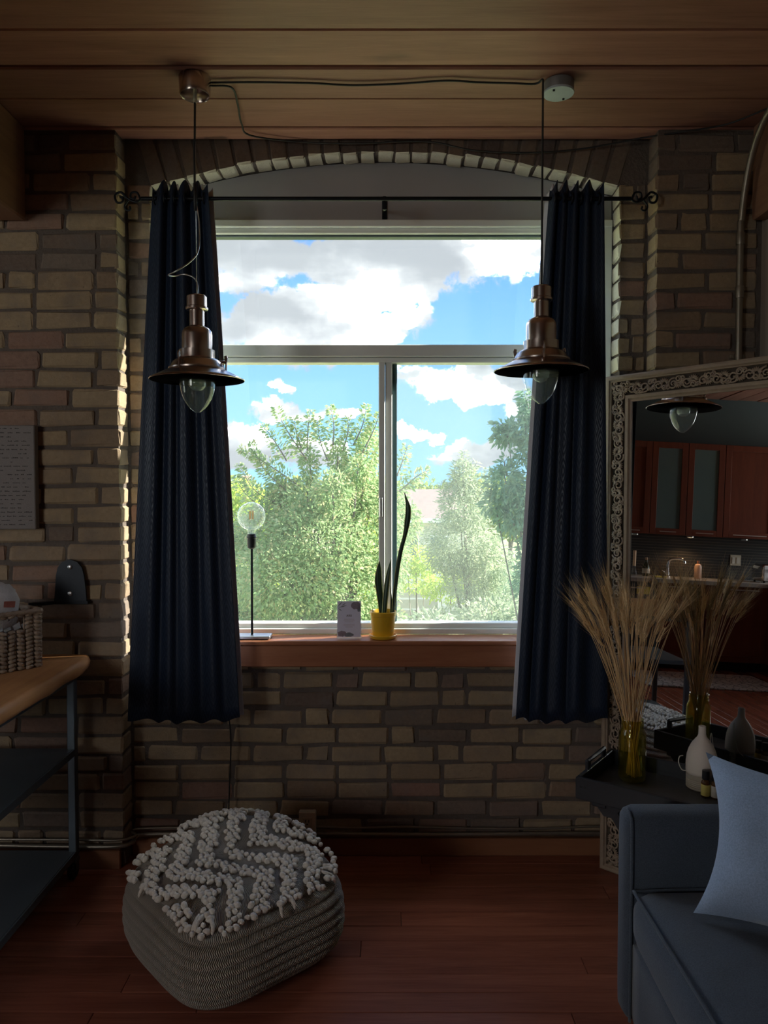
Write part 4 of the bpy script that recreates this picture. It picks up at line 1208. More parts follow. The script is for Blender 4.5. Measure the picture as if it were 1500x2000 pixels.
# ================================================================== tray table
TZ, TR = .483, .535
tl = at_z(1124, 1517, TR)
ta = math.radians(-36)
t0 = thing('tray_table', 'black wooden tray table with handle slots between mirror and sofa', 'side table', (tl.x, tl.y, 0), ta)
TL_, TW_ = .60, .335
MB().box((TL_ / 2, TW_ / 2, TZ - .005), (TL_ - .01, TW_ - .01, .010), .001).build('tray_bed', M_traybed, t0)
for y in (.007, TW_ - .007): MB().box((TL_ / 2, y, (TZ + TR) / 2 - .010), (TL_, .014, TR - TZ + .02), .002).build('tray_side', M_tray, t0)
for x in (.007, TL_ - .007):
    m = MB(); m.box((x, TW_ / 2, (TZ + TR) / 2 - .010), (.014, TW_ - .03, TR - TZ + .02), .002)
    e = m.build('tray_end', M_tray, t0)
    h = MB()
    for s in (-1, 1): h.box((x, TW_ / 2 + s * .075, TR + .012), (.014, .022, .034), .004)
    h.box((x, TW_ / 2, TR + .026), (.016, .17, .014), .005); h.build('handle', M_tray, e)
m = MB()
for x in (.018, .032): m.lathe([(.0032, 0), (.0032, -.002), (0, -.0025)], (x, 0, TR - .030), 10, Matrix.Rotation(PI / 2, 3, 'X'))
m.build('screws', M_alu, t0)
for y in (.035, TW_ - .035):
    for s in (-1, 1):
        a = Vector((TL_ / 2 - s * .12, y + s * .011, .0)); b = Vector((TL_ / 2 + s * .20, y + s * .011, TZ - .012))
        dv = b - a; ang = math.atan2(dv.z, dv.x)
        MB().box((a + b) / 2, (dv.length - .02, .018, .032), .003, Matrix.Rotation(-ang, 3, 'Y')).build('leg', M_tray, t0)
for x in (.075, TL_ - .075): MB().box((x, TW_ / 2, TZ - .024), (.05, TW_ - .02, .024), .004).build('cross_rail', M_tray, t0)
for y in (.022, TW_ - .022): MB().prism([(.05, TZ - .012), (.16, TZ - .012), (.115, TZ - .060), (.09, TZ - .060)], y - .009, y + .009).build('corner_bracket', M_tray, t0)

# glass jar with wheat
vx, vy = .849, 2.545
t0 = thing('glass_jar', 'tall olive glass jar full of wheat standing on the black tray', 'vase', (vx, vy, TZ))
MB().lathe([(0, .003), (.036, .002), (.043, .005), (.0455, .014), (.0455, .150), (.044, .164), (.037, .176), (.0355, .184), (.037, .188), (.038, .193), (.0365, .197), (.036, .206), (.037, .210),
            (.0345, .210), (.0335, .196), (.0330, .184), (.035, .174), (.0415, .160), (.0425, .150), (.0425, .016), (.0, .012)], seg=40).build('jar_body', M_vase, t0, True)
stems = []
for v in range(6):
    q = random.Random(40 + v); L = .50 + .022 * v; bend = .045 + .012 * v
    m = MB(); P = [(bend * (k / 10) ** 2 * 1.0, .004 * math.sin(k * .7 + v), L * k / 10) for k in range(11)]
    m.tube(P, [.0016 - .0005 * k / 10 for k in range(11)], 5); me_s = m.mesh('stem', M_wheat, True)
    tip = Vector(P[-1]); dr = (Vector(P[-1]) - Vector(P[-2])).normalized()
    bent = (dr + Vector((.25, 0, -.02))).normalized(); e = MB(); a_ = MB()
    ax = bent.orthogonal().normalized(); bx = bent.cross(ax); EL = q.uniform(.060, .078)
    for k in range(11):
        for s in (-1, 1):
            p = tip + bent * (EL * k / 11) + ax * (s * .0034) + bx * q.uniform(-.002, .002)
            e.ell(p, (.0027, .0027, .0068), (bent + ax * s * .35).to_track_quat('Z', 'Y').to_matrix(), 5, 3)
            d1 = (bent + ax * s * q.uniform(.05, .35) + bx * q.uniform(-.25, .25)).normalized(); ln = q.uniform(.07, .125)
            r_ = .00045; o1 = d1.orthogonal().normalized() * r_; o2 = d1.cross(o1).normalized() * r_
            a_.add([p - o1, p + o1 * .5 + o2, p + o1 * .5 - o2, p + d1 * ln], [(0, 1, 3), (1, 2, 3), (2, 0, 3)])
    stems.append((me_s, e.mesh('ear', M_ear), a_.mesh('awns', M_ear)))
q = random.Random(77)
for i in range(92):
    me_s, me_e, me_a = stems[i % 6]
    phi = i * 2.39996 + q.uniform(-.2, .2); f = math.sqrt((i + .5) / 92); tilt = f * .180 + q.uniform(-.02, .02)
    ra, rb, bz = q.uniform(0, 2 * PI), .013 * math.sqrt(q.random()), TZ + .016
    b = Vector((vx + .008 - math.cos(phi) * .020 * f + rb * math.cos(ra), vy - math.sin(phi) * .020 * f + rb * math.sin(ra), bz))
    o = bpy.data.objects.new('wheat_stalk', me_s); COL.objects.link(o)
    tag(o, 'dry golden wheat stalk in the bunch filling the olive jar', 'wheat', 'wheat bunch in the jar')
    o.location = b; o.rotation_euler = Matrix.Rotation(phi, 4, 'Z').to_euler(); o.rotation_euler = (Matrix.Rotation(-.055, 3, 'Y') @ Matrix.Rotation(phi, 3, 'Z') @ Matrix.Rotation(tilt, 3, 'Y')).to_euler()
    sc = q.uniform(.90, 1.06); o.scale = (.30 + .55 * f, 1, sc)
    link('ear', me_e, o); link('awns', me_a, o)

bx, by = 1.059, 2.478
t0 = thing('oil_diffuser', 'cream bottle-shaped diffuser with a ribbed base on the tray', 'diffuser', (bx, by, TZ))
bp_ = [(.0, 0), (.046, 0), (.049, .003)]
for k in range(5): bp_ += [(.0492, .006 + k * .006), (.0478, .0085 + k * .006), (.0492, .011 + k * .006)]
bp_ += [(.0492, .05), (.0, .05)]
MB().lathe(bp_, seg=36).build('ribbed_base', M_ribbed, t0, 40)
MB().lathe([(.0, .0505), (.0500, .0505), (.0505, .060), (.0500, .085), (.0475, .108), (.042, .128), (.0335, .146), (.0235, .160), (.0155, .170), (.0125, .178), (.0115, .206), (.0095, .2075), (.0065, .2045), (.0, .203)], seg=40).build('bottle_cover', M_ceramic, t0, True)
m = MB(); m.tube(bez([(-.046, .01, .052), (-.062, .012, .056), (-.072, .014, .080), (-.068, .016, .098), (-.055, .02, .100)], 8), .0016, 6)
m.tube(bez([(.03, .03, .02), (.052, .045, .07), (.050, .05, .14), (.053, .05, .165), (.060, .05, .12), (.075, .045, .075), (.09, .03, .055)], 8), .0016, 6)
m.build('cable', plain('white_cable', (.72, .66, .56), .5), t0, True)
for (x, y, lab, mt) in ((1.040, 2.402, 'small amber oil bottle with a yellow-striped label, nearer the jar', M_yellowlabel), (1.066, 2.388, 'small amber oil bottle with a plain cream label, nearer the pillow', M_paper)):
    t0 = thing('oil_bottle', lab, 'bottle', (x, y, TZ), .3, 'oil bottles on the tray')
    MB().lathe([(0, 0), (.0125, 0), (.0138, .002), (.0138, .046), (.012, .052), (.0085, .056), (.0085, .062)], seg=20).build('bottle', M_amber, t0, 40)
    MB().lathe([(.0141, .006), (.0143, .006), (.0143, .042), (.0141, .042)], seg=20).build('label_band', mt, t0, 40)
    MB().lathe([(.0, .058), (.0115, .058), (.0118, .061), (.0112, .086), (.0, .087)], seg=20).build('screw_cap', M_black, t0, 40)


# ================================================================== sofa and pillow
t0 = thing('sofa', 'slate grey fabric sofa with low arm and piped seat cushion', 'sofa', (1.0, 1.2, 0))
SX0, SX1, SY1, SY0 = .640, 1.415, 2.05, .05
def sl_(x, y, z): return Vector((x - 1.0, y - 1.2, z))
def soft(nm, x0, x1, y0, y1, z0, z1, r, bulge=(0, 0, 0), n=10, mat=M_sofa, fn=None):
    m = roundbox((x1 - x0, y1 - y0, z1 - z0), r, n, bulge, fn); c = sl_((x0 + x1) / 2, (y0 + y1) / 2, (z0 + z1) / 2)
    m.v = [tuple(Vector(p) + c) for p in m.v]; return m.build(nm, mat, t0, True)
soft('base', SX0 + .012, SX1, SY0, SY1 - .09, .06, .285, .02)
ar = soft('arm', SX0, SX1, SY1 - .098, SY1, .05, .622, .036)
soft('arm', SX0, SX1, SY0 - .1, SY0, .05, .622, .036)
soft('back', 1.20, SX1, SY0, SY1 - .10, .28, .80, .06, (.02, 0, .02))
cu = soft('seat_cushion', SX0 + .004, 1.20, 1.005, SY1 - .104, .285, .435, .050, (.016, .0, .034), 14)
c2 = soft('seat_cushion', SX0 + .004, 1.20, SY0 + .01, .995, .285, .435, .045, (.012, .0, .020), 12)
def piping(par, pts, r=.0042): m = MB(); m.tube(bez(pts, 6), r, 6); m.build('piping', M_sofa, par, True)
piping(ar, [sl_(SX0 + .014, SY1 - .092, .06), sl_(SX0 + .014, SY1 - .096, .35), sl_(SX0 + .014, SY1 - .096, .575), sl_(SX0 + .014, SY1 - .082, .612), sl_(SX0 + .014, SY1 - .055, .620)])
for cc, a, b in ((cu, 1.02, SY1 - .118), (c2, SY0 + .025, .98)):
    piping(cc, [sl_(SX0 + .016, a, .423), sl_(SX0 + .010, (a + b) / 2, .432), sl_(SX0 + .014, b - .03, .425), sl_(SX0 + .018, b - .004, .423), sl_(SX0 + .034, b + .008, .424), sl_(.9, b + .012, .428), sl_(1.18, b + .010, .424)])
m = MB()
for (x, y) in ((SX0 + .06, SY0), (SX0 + .06, SY1 - .05), (SX1 - .06, SY0), (SX1 - .06, SY1 - .05)): m.lathe([(.018, 0), (.024, .06)], sl_(x, y, 0), 16)
m.build('feet', M_black, t0, 40)

# pillow, standing in the sofa corner
def pillow(c, ux, up, w, h, th, name, label, mat):
    m = MB(); n = 22; ux = Vector(ux).normalized(); up = Vector(up); up = (up - ux * up.dot(ux)).normalized(); nm = ux.cross(up)
    for side in (1, -1):
        k0 = len(m.v)
        for j in range(n + 1):
            for i in range(n + 1):
                u, v = -1 + 2 * i / n, -1 + 2 * j / n
                pin = 1 - .20 * (1 - v * v); pin2 = 1 - .15 * (1 - u * u)
                x, y = u * pin * w / 2, v * pin2 * h / 2
                tt = th / 2 * max(0, (1 - u ** 4) * (1 - v ** 4)) ** .8
                tt *= 1 + .10 * mnoise.noise((u * 2 + 3, v * 2, side))
                tt += .006 * mnoise.noise((u * 4, v * 4, side * 5)) * (1 - u * u) * (1 - v * v)
                if 0 < i < n and 0 < j < n: tt = max(tt, .005)
                m.v.append(tuple(ux * x + up * y + nm * (tt * side)))
        for j in range(n):
            for i in range(n):
                a = k0 + j * (n + 1) + i; m.f.append((a, a + 1, a + n + 2, a + n + 1))
    me = m.mesh(name, mat, True, False)
    bm = bmesh.new(); bm.from_mesh(me); bmesh.ops.remove_doubles(bm, verts=bm.verts, dist=.0004); bmesh.ops.recalc_face_normals(bm, faces=bm.faces); bm.to_mesh(me); bm.free()
    me.set_sharp_from_angle(angle=math.radians(50))
    o = link(name, me); o.location = c; return tag(o, label, 'pillow')
BLp = Vector((.728, 1.79, .462)); upv = Vector((.115, .040, .36)); uxv = Vector((.30, -.32, .03))
pillow(BLp + upv * .5 + uxv * .5, uxv, upv, .47, .375, .16, 'throw_pillow', 'pale blue wool pillow standing in the sofa corner', M_pillow)


# ================================================================== kitchen seen in the mirror
KX, KW = -3.70, ROOM_L            # front of the base units, wall behind them
def door(par, y0, y1, z0, z1, xf, glass=False, handle=None):
    """framed door facing the room"""
    fw = .062; m = MB(); d_ = xf
    for a, b in ((y0, y0 + fw), (y1 - fw, y1)): m.box((d_ + .009, (a + b) / 2, (z0 + z1) / 2), (.018, b - a - .001, z1 - z0), .0015)
    for a, b in ((z0, z0 + fw), (z1 - fw, z1)): m.box((d_ + .009, (y0 + y1) / 2, (a + b) / 2), (.018, y1 - y0 - 2 * fw, b - a - .001), .0015)
    o = m.build('door', M_cab, par)
    MB().box((d_ + .004, (y0 + y1) / 2, (z0 + z1) / 2), (.006, y1 - y0 - 2 * fw, z1 - z0 - 2 * fw), 0).build('glass_panel' if glass else 'door_panel', M_frost if glass else M_cab, o)
    hz = z0 + .028 if handle == 'low' else z1 - .028
    MB().tube([(d_ + .030, y0 + .10, hz), (d_ + .030, y1 - .10, hz)], .005, 8).build('handle', M_alu, o)
    return o
ub_ = [(1.074, 1.657, False, 'plain upper cabinet nearest the window wall'), (0.7, 1.074, True, 'upper cabinet with frosted glass door, its neighbour on the window side plain'),
       (0.315, 0.7, True, 'upper cabinet with frosted glass door beside the wide plain door'), (-0.235, 0.315, False, 'wide plain upper cabinet above the light switch'), (-0.873, -0.235, False, 'plain upper cabinet above the toaster corner')]
for (a, b, g, lab) in ub_:
    t0 = thing('wall_cabinet', 'cherry wood ' + lab, 'cabinet', (-4.13, (a + b) / 2, 1.345), 0, 'cherry wall cabinets')
    o = MB().box((-.005, 0, .48), (.345, b - a - .002, .96), .001).build('body', M_cab, t0)
    dd = door(t0, a + .003, b - .003, 1.348, 2.302, -3.965, g, 'low'); 
    for ch in (dd, *dd.children): pass
    dd.location = (4.13, -(a + b) / 2, -1.345)
bs = [(1.063, 1.657, 'dark'), (0.568, 1.063, 'cherry'), (-0.06, 0.568, 'cherry')]
labs = ['dark panelled base unit with a yellow note under the counter', 'cherry base cabinet under the tap', 'cherry base cabinet under the light switch']
for (a, b, c), lab in zip(bs, labs):
    t0 = thing('base_cabinet', lab, 'cabinet', (-4.0, (a + b) / 2, 0), 0, 'kitchen base cabinets')
    MB().box((-.01, 0, .48), (.58, b - a - .002, .76), .001).build('body', M_steel if c == 'dark' else M_cab, t0)
    MB().box((-.04, 0, .05), (.48, b - a - .002, .095), .001).build('toe_kick', M_black, t0)
    if c == 'dark':
        MB().box((.29, 0, .48), (.02, b - a - .008, .74), .002).build('front_panel', M_steel, t0)
        MB().tube([(.325, -.18, .80), (.325, .18, .80)], .007, 8).build('handle', M_alu, t0)
    else:
        dd = door(t0, a + .003, b - .003, .105, .855, KX - .018); dd.location = (4.0, -(a + b) / 2, 0)
t0 = thing('base_cabinet', 'cherry cabinet run turning the corner toward the room', 'cabinet', (-3.35, -.335, 0), 0, 'kitchen base cabinets')
MB().box((0, -.02, .48), (1.30, .58, .76), .001).build('body', M_cab, t0)
MB().box((0, -.05, .05), (1.30, .48, .095), .001).build('toe_kick', M_black, t0)
for k in range(2):
    x0 = -.33 + k * .47; m = MB(); y = .272
    for x in (x0 + .031, x0 + .455 - .031): m.box((x, y + .009, .48), (.062, .018, .75), .0015)
    for z in (.136, .824): m.box((x0 + .2275, y + .009, z), (.33, .018, .062), .0015)
    o = m.build('door', M_cab, t0); MB().box((x0 + .2275, y + .004, .48), (.335, .006, .63)).build('door_panel', M_cab, o)
    MB().tube([(x0 + .10, y + .03, .826), (x0 + .36, y + .03, .826)], .005, 8).build('handle', M_alu, o)
m = MB(); m.prism([(KW + .002, 1.68), (KW + .002, -.66), (-2.68, -.66), (-2.68, -.03), (KX + .022, -.03), (KX + .022, 1.68)], .862, .900, 'Z')
tag(m.build('kitchen_counter', M_counter), 'grey stone worktop turning the corner above the base cabinets', 'worktop')
m = MB(); m.box((KW + .004, .48, 1.12), (.008, 2.4, .44)); tag(m.build('wall_backsplash', M_tile), kind='structure')
t0 = thing('light_switch', 'pale double light switch plate on the dark tiles', 'switch', (KW + .012, .002, 1.108))
MB().box((0, 0, 0), (.008, .115, .115), .002).build('plate', M_ivory, t0)
for s in (-1, 1): MB().box((.006, s * .024, 0), (.006, .033, .066), .001).build('rocker', M_paper, t0)
for y, on in ((1.17, 0), (.586, 1), (.018, 0)):
    t0 = thing('cabinet_light', ('lit' if on else 'unlit') + (' puck light under the glass-fronted wall cabinets' if on else (' puck light under the wide plain wall cabinet' if y < .3 else ' puck light under the wall cabinet nearest the window')), 'light', (-4.10, y, 1.341))
    MB().lathe([(.032, 0), (.034, -.002), (.034, -.012), (.028, -.016)], seg=24).build('housing', M_alu, t0, 40)
    MB().lathe([(.0, -.0165), (.027, -.0165)], seg=24).build('lens', emit('warm_lens', (1, .72, .42), 4.0) if on else M_ivory, t0)
    if on:
        l = bpy.data.lights.new('puck_lamp', 'SPOT'); l.energy = 1.6; l.color = (1, .60, .30); l.spot_size = 2.4; l.spot_blend = .8; l.shadow_soft_size = .02
        lo = bpy.data.objects.new('puck_lamp', l); COL.objects.link(lo); lo.location = (-4.10, y, 1.31)
def stand(name, label, cat, y, parts, x=-4.1, z=.900, rz=0):
    t0 = thing(name, label, cat, (x, y, z), rz)
    for nm, prof_, mt in parts: MB().lathe(prof_, seg=20).build(nm, mt, t0, 40)
    return t0
stand('candle_holder', 'tall cream candle in a glass holder at the window end of the worktop', 'candle', 1.162,
      [('holder', [(0, 0), (.036, 0), (.030, .02), (.016, .09), (.017, .105), (0, .105)], M_clear), ('candle', [(.0, .10), (.016, .10), (.016, .262), (0, .265)], plain('orange_cream_wax', (.85, .58, .36), .5))])
stand('bottle', 'dark green bottle with a cork beside the candle', 'bottle', 1.035,
      [('glass', [(0, 0), (.036, 0), (.038, .01), (.036, .09), (.026, .125), (.014, .145), (.014, .17)], plain('dark_green_glass', (.02, .03, .02), .1)), ('cork', [(.0, .165), (.013, .165), (.014, .195), (0, .197)], plain('cork', (.45, .32, .2), .8)), ('label_band', [(.0375, .03), (.0385, .03), (.0378, .08), (.0372, .08)], M_paper)])
stand('soap_bottle', 'peach bottle with a brown stopper beside the tap', 'bottle', .490,
      [('glass', [(0, 0), (.034, 0), (.037, .01), (.037, .12), (.030, .145), (.015, .155)], plain('peach_bottle', (.80, .52, .38), .3)), ('stopper', [(.0, .152), (.013, .152), (.013, .185), (0, .187)], plain('brown_stopper', (.30, .12, .06), .6))])
t0 = thing('kitchen_tap', 'chrome arched tap rising from the worktop before the tiles', 'tap', (-4.12, .80, .900))
MB().lathe([(.0, 0), (.028, 0), (.028, .012), (.018, .02), (.018, .05)], seg=20).build('tap_body', M_chrome, t0, 40)
MB().tube(bez([(0, 0, .04), (0, 0, .13), (.01, -.02, .185), (.05, -.09, .20), (.075, -.135, .185), (.08, -.145, .150)], 8), .013, 10).build('spout', M_chrome, t0, True)
MB().tube([(0, .02, .04), (.02, .07, .075)], .007, 8).build('lever', M_chrome, t0, True)
t0 = thing('toaster', 'chrome toaster standing on the worktop corner', 'toaster', (-4.02, -.17, .900))
MB_ = roundbox((.26, .155, .18), .035, 8); MB_.v = [(a, b, c + .10) for a, b, c in MB_.v]; MB_.build('housing', M_chrome, t0, True)
MB().box((.125, 0, .10), (.014, .14, .155), .006).build('end_panel', plain('white_toaster_panel', (.80, .82, .85), .35), t0)
m = MB(); m.box((.134, 0, .105), (.004, .010, .085)); m.build('lever_slot', M_black, t0)
MB().box((.142, 0, .135), (.020, .065, .016), .004).build('lever', M_black, t0)
MB().lathe([(.015, 0), (.014, .012), (0, .013)], (.132, 0, .045), 16, Matrix.Rotation(PI / 2, 3, 'Y')).build('dial', M_black, t0, 40)
m = MB()
for s in (-1, 1): m.box((0, s * .035, .188), (.17, .026, .006))
m.build('slots', M_black, t0)
m = MB()
for x in (-.1, .1):
    for y in (-.05, .05): m.lathe([(.01, 0), (.01, .014)], (x, y, 0), 10)
m.build('feet', M_black, t0)
o = MB().box((0, 0, .008), (.07, .11, .016), .004).build('dish_sponge', M_yellow); o.location = (-3.92, .95, .900); tag(o, 'flat yellow sponge on the worktop edge', 'sponge')
o = MB().box((0, 0, 0), (.002, .13, .075), 0).build('paper_note', M_yellow); o.location = (-3.697, 1.195, .775); tag(o, 'yellow paper note on the dark base unit, just under the counter', 'note')
o = MB().box((0, 0, 0), (.002, .075, .065), 0).build('paper_note', M_yellow); o.location = (-3.697, 1.157, .495); tag(o, 'small yellow paper note lower on the dark base unit', 'note')
def rugmat():
    m, t, b = principled('grey_white_rug')
    co = t.new('ShaderNodeTexCoord').outputs['Object']
    vo = t.new('ShaderNodeTexVoronoi', feature='DISTANCE_TO_EDGE'); t.l.new(co, vo.inputs['Vector']); vo.inputs['Scale'].default_value = 16
    k = t.smooth(vo.outputs['Distance'], .03, .10)
    t.l.new(t.mix(k, c4((.22, .23, .25)), c4((.62, .62, .62))), b.inputs['Base Color']); b.inputs['Roughness'].default_value = 1
    return m
MB_ = roundbox((.72, 1.25, .014), .006, 10); o = MB_.build('kitchen_rug', rugmat(), None, True); o.location = (-3.16, .80, .0085); tag(o, 'grey and white patterned rug on the kitchen floor', 'rug')


# ================================================================== outdoors
GZ = -4.3
def groundmat():
    m, t, b = principled('dry_lawn')
    g = t.new('ShaderNodeNewGeometry').outputs['Position']
    n = t.noise(g, .35, 5); n2 = t.noise(g, 6, 4)
    k = t.math('ADD', t.math('MULTIPLY', n, .7), t.math('MULTIPLY', n2, .3))
    t.l.new(t.ramp(k, [(.35, (.16, .24, .07)), (.5, (.34, .38, .14)), (.62, (.60, .50, .28)), (.8, (.66, .58, .42))]), b.inputs['Base Color'])
    b.inputs['Roughness'].default_value = 1; return m
m = MB(); m.box((0, 103, GZ - .25), (300, 200, .5)); tag(m.build('ground', groundmat()), kind='structure')

M_bark = plain('grey_bark', (.20, .165, .14), .9, 0, .3, 12, .5, 30)
L_tree = leafmat('cherry_leaves', (.26, .40, .18), (.50, .58, .31), (.68, .56, .32))
L_willow = leafmat('silver_leaves', (.32, .40, .26), (.54, .58, .40), None)
L_blue = leafmat('bluegreen_leaves', (.18, .31, .20), (.34, .48, .30), None)
L_yel = leafmat('yellowgreen_leaves', (.38, .54, .09), (.64, .70, .18), None)
L_far = leafmat('far_leaves', (.22, .34, .10), (.42, .48, .16), (.5, .42, .18))

def leaves(pts, dirs, ln, wd, name, mat, parent, seed):
    """each leaf a folded diamond of two triangles"""
    g = np.random.default_rng(seed); n = len(pts); pts = np.asarray(pts); dirs = np.asarray(dirs)
    dirs = dirs / np.linalg.norm(dirs, axis=1, keepdims=True)
    r = g.normal(size=(n, 3)); sd = np.cross(dirs, r); sd /= np.linalg.norm(sd, axis=1, keepdims=True) + 1e-9
    L = ln * g.uniform(.7, 1.25, (n, 1)); Wd = wd * g.uniform(.7, 1.2, (n, 1))
    nrm = np.cross(dirs, sd)
    v = np.empty((n, 4, 3)); v[:, 0] = pts; v[:, 1] = pts + dirs * L * .5 + sd * Wd * .5 + nrm * Wd * .15; v[:, 2] = pts + dirs * L; v[:, 3] = pts + dirs * L * .5 - sd * Wd * .5 + nrm * Wd * .15
    me = bpy.data.meshes.new(name); me.vertices.add(4 * n); me.vertices.foreach_set('co', v.reshape(-1))
    idx = (np.arange(n)[:, None] * 4 + np.array([0, 1, 2, 0, 2, 3])[None]).reshape(-1)
    me.loops.add(6 * n); me.loops.foreach_set('vertex_index', idx.astype(np.int32))
    me.polygons.add(2 * n); me.polygons.foreach_set('loop_start', np.arange(0, 6 * n, 3, dtype=np.int32))
    me.update(calc_edges=True); me.validate(); me.materials.append(mat)
    return tag(link(name, me, parent), kind='stuff')

def tree(name, label, base, clumps, shoots, mat, ln, wd, density, seed, cat='tree', group='trees behind the window', droop=-.35, trunk=.12):
    """clumps: (x,y,z,rx,ry,rz) of leaf masses; shoots: leafy twigs as lists of points"""
    g = np.random.default_rng(seed); B0 = Vector(base)
    root = thing(name, label, cat, base, 0, group)
    pts, dr = [], []; wood_ = MB(); q = random.Random(seed)
    zmax = max(c[2] for c in clumps)
    tp = Vector((np.mean([c[0] for c in clumps]), np.mean([c[1] for c in clumps]), zmax * .8 + B0.z * .2))
    T = bez([B0, B0 * .6 + tp * .4 + Vector((.1, 0, 0)), tp], 8)
    wood_.tube([p - B0 for p in T], [trunk * (1 - .8 * i / (len(T) - 1)) for i in range(len(T))], 8)
    tk = wood_.build('trunk', M_bark, root, True)
    br = MB()
    for (x, y, z, rx, ry, rz) in clumps:
        n = int(density * (rx * ry * rz) ** (2 / 3) * 12)
        d_ = g.normal(size=(n, 3)); d_ /= np.linalg.norm(d_, axis=1, keepdims=True)
        rad = g.uniform(.25, 1.08, (n, 1)) ** .55
        p = np.array([x, y, z]) + d_ * rad * np.array([rx, ry, rz])
        pts.append(p); e = d_ * .8 + g.normal(size=(n, 3)) * .6 + np.array([0, 0, droop]); dr.append(e)
        s = T[q.randrange(len(T) // 3, len(T))]
        br.tube([p_ - B0 for p_ in bez([s, (s + Vector((x, y, z))) / 2 + Vector((0, 0, -.1)), Vector((x, y, z + rz * .5))], 4)], [trunk * .32 * (1 - k / 9) + .004 for k in range(9)], 5)
    for P in shoots:
        C_ = bez(P, 8); br.tube([p - B0 for p in C_], [.011 * (1 - .8 * i / (len(C_) - 1)) for i in range(len(C_))], 5)
        for i in range(len(C_) - 1):
            ax = (C_[i + 1] - C_[i]); k = max(3, int(ax.length * 420))
            for _ in range(k):
                p = C_[i] + ax * q.random(); th = q.uniform(0, 6.28); a = ax.orthogonal().normalized(); b = ax.normalized().cross(a)
                o = a * math.cos(th) + b * math.sin(th); pts.append(np.array([p + o * q.uniform(0, .10) * (1.15 - i / len(C_))])); dr.append(np.array([o + ax.normalized() * .6 + Vector((0, 0, droop))]))
    br.build('branches', M_bark, root, True)
    pts = np.concatenate(pts) - np.array(base); dr = np.concatenate(dr)
    leaves(pts, dr, ln, wd, 'foliage', mat, root, seed)
    return root

def O(px, py, y): return at_y(px, py, y)
def clump(px, py, y, rx, rz, ry=None):
    p = O(px, py, y); s = y / F; return (p.x, p.y, p.z, rx * s, (ry or (rx + rz) / 2) * s, rz * s)
# the big cherry in the middle of the view
D = 9.0
cl1 = [clump(a, b, D + dy, r, s) for a, b, r, s, dy in ((600, 985, 62, 50, 0), (560, 1000, 50, 40, .5), (690, 955, 52, 60, .4), (650, 960, 40, 40, -.4), (505, 1045, 62, 55, .2), (620, 1060, 110, 80, -.2), (720, 1050, 70, 90, .3), (560, 1130, 120, 75, -.4), (670, 1160, 110, 80, 0), (480, 1120, 70, 90, .5),
       (760, 990, 35, 60, .6), (790, 1020, 34, 40, .8), (660, 895, 20, 34, .2), (605, 915, 18, 30, 0), (720, 880, 24, 44, .3), (700, 920, 26, 30, -.2), (560, 1240, 160, 80, 0), (700, 1250, 110, 80, .3), (470, 1210, 60, 70, .6), (545, 960, 20, 28, .1), (770, 1080, 30, 70, .6))]
sh1 = [[O(*p, D) for p in s] for s in ([(600, 900), (560, 840), (537, 792)], [(585, 950), (520, 905), (468, 876)], [(600, 880), (602, 830), (607, 800)], [(650, 870), (652, 830), (645, 792)], [(690, 870), (708, 830), (716, 790)], [(700, 900), (730, 840), (742, 805)],
        [(560, 960), (515, 915), (490, 862)], [(560, 990), (500, 960), (465, 905)], [(640, 900), (625, 860), (620, 815)], [(520, 1000), (480, 965), (458, 930)], [(670, 880), (680, 840), (678, 812)], [(780, 960), (815, 930), (838, 918)], [(775, 930), (790, 890), (796, 868)], [(560, 900), (535, 860), (512, 830)], [(590, 880), (580, 850), (574, 815)])]
bt = O(640, 1000, D)
tree('cherry_tree', 'big pale green tree with upright leafy shoots filling the lamp-side pane', (bt.x, D, GZ), cl1, sh1, L_tree, .060, .027, 1500, 1, trunk=.14)
# lighter bushy tree at the curtain edge
D = 15.0
bt = O(455, 1000, D)
tree('maple_tree', 'yellow-green bushy tree behind the lamp at the curtain edge', (bt.x, D, GZ), [clump(455, 970, D, 40, 38), clump(440, 1030, D, 60, 60), clump(500, 1010, D, 60, 50), clump(470, 1110, D, 80, 70), clump(430, 1180, D, 60, 50)], [], L_yel, .11, .06, 420, 2, trunk=.12)
# silver tree
D = 11.0
cl2 = [clump(a, b, D, r, s) for a, b, r, s in ((905, 990, 50, 50), (900, 1060, 75, 60), (875, 1090, 40, 36), (950, 1100, 55, 50), (920, 1140, 55, 34), (890, 1225, 100, 40), (960, 1200, 70, 60), (905, 940, 22, 45))]
sh2 = [[O(*p, D) for p in s] for s in ([(905, 960), (903, 920), (907, 880)], [(915, 950), (925, 915), (932, 902)], [(895, 960), (888, 925), (891, 900)], [(930, 980), (945, 950), (952, 915)], [(880, 990), (868, 965), (862, 940)])]
bt = O(905, 1000, D)
tree('willow_tree', 'silver-green feathery tree behind the mesh-covered pane', (bt.x, D, GZ), cl2, sh2, L_willow, .075, .018, 1300, 3, trunk=.09)
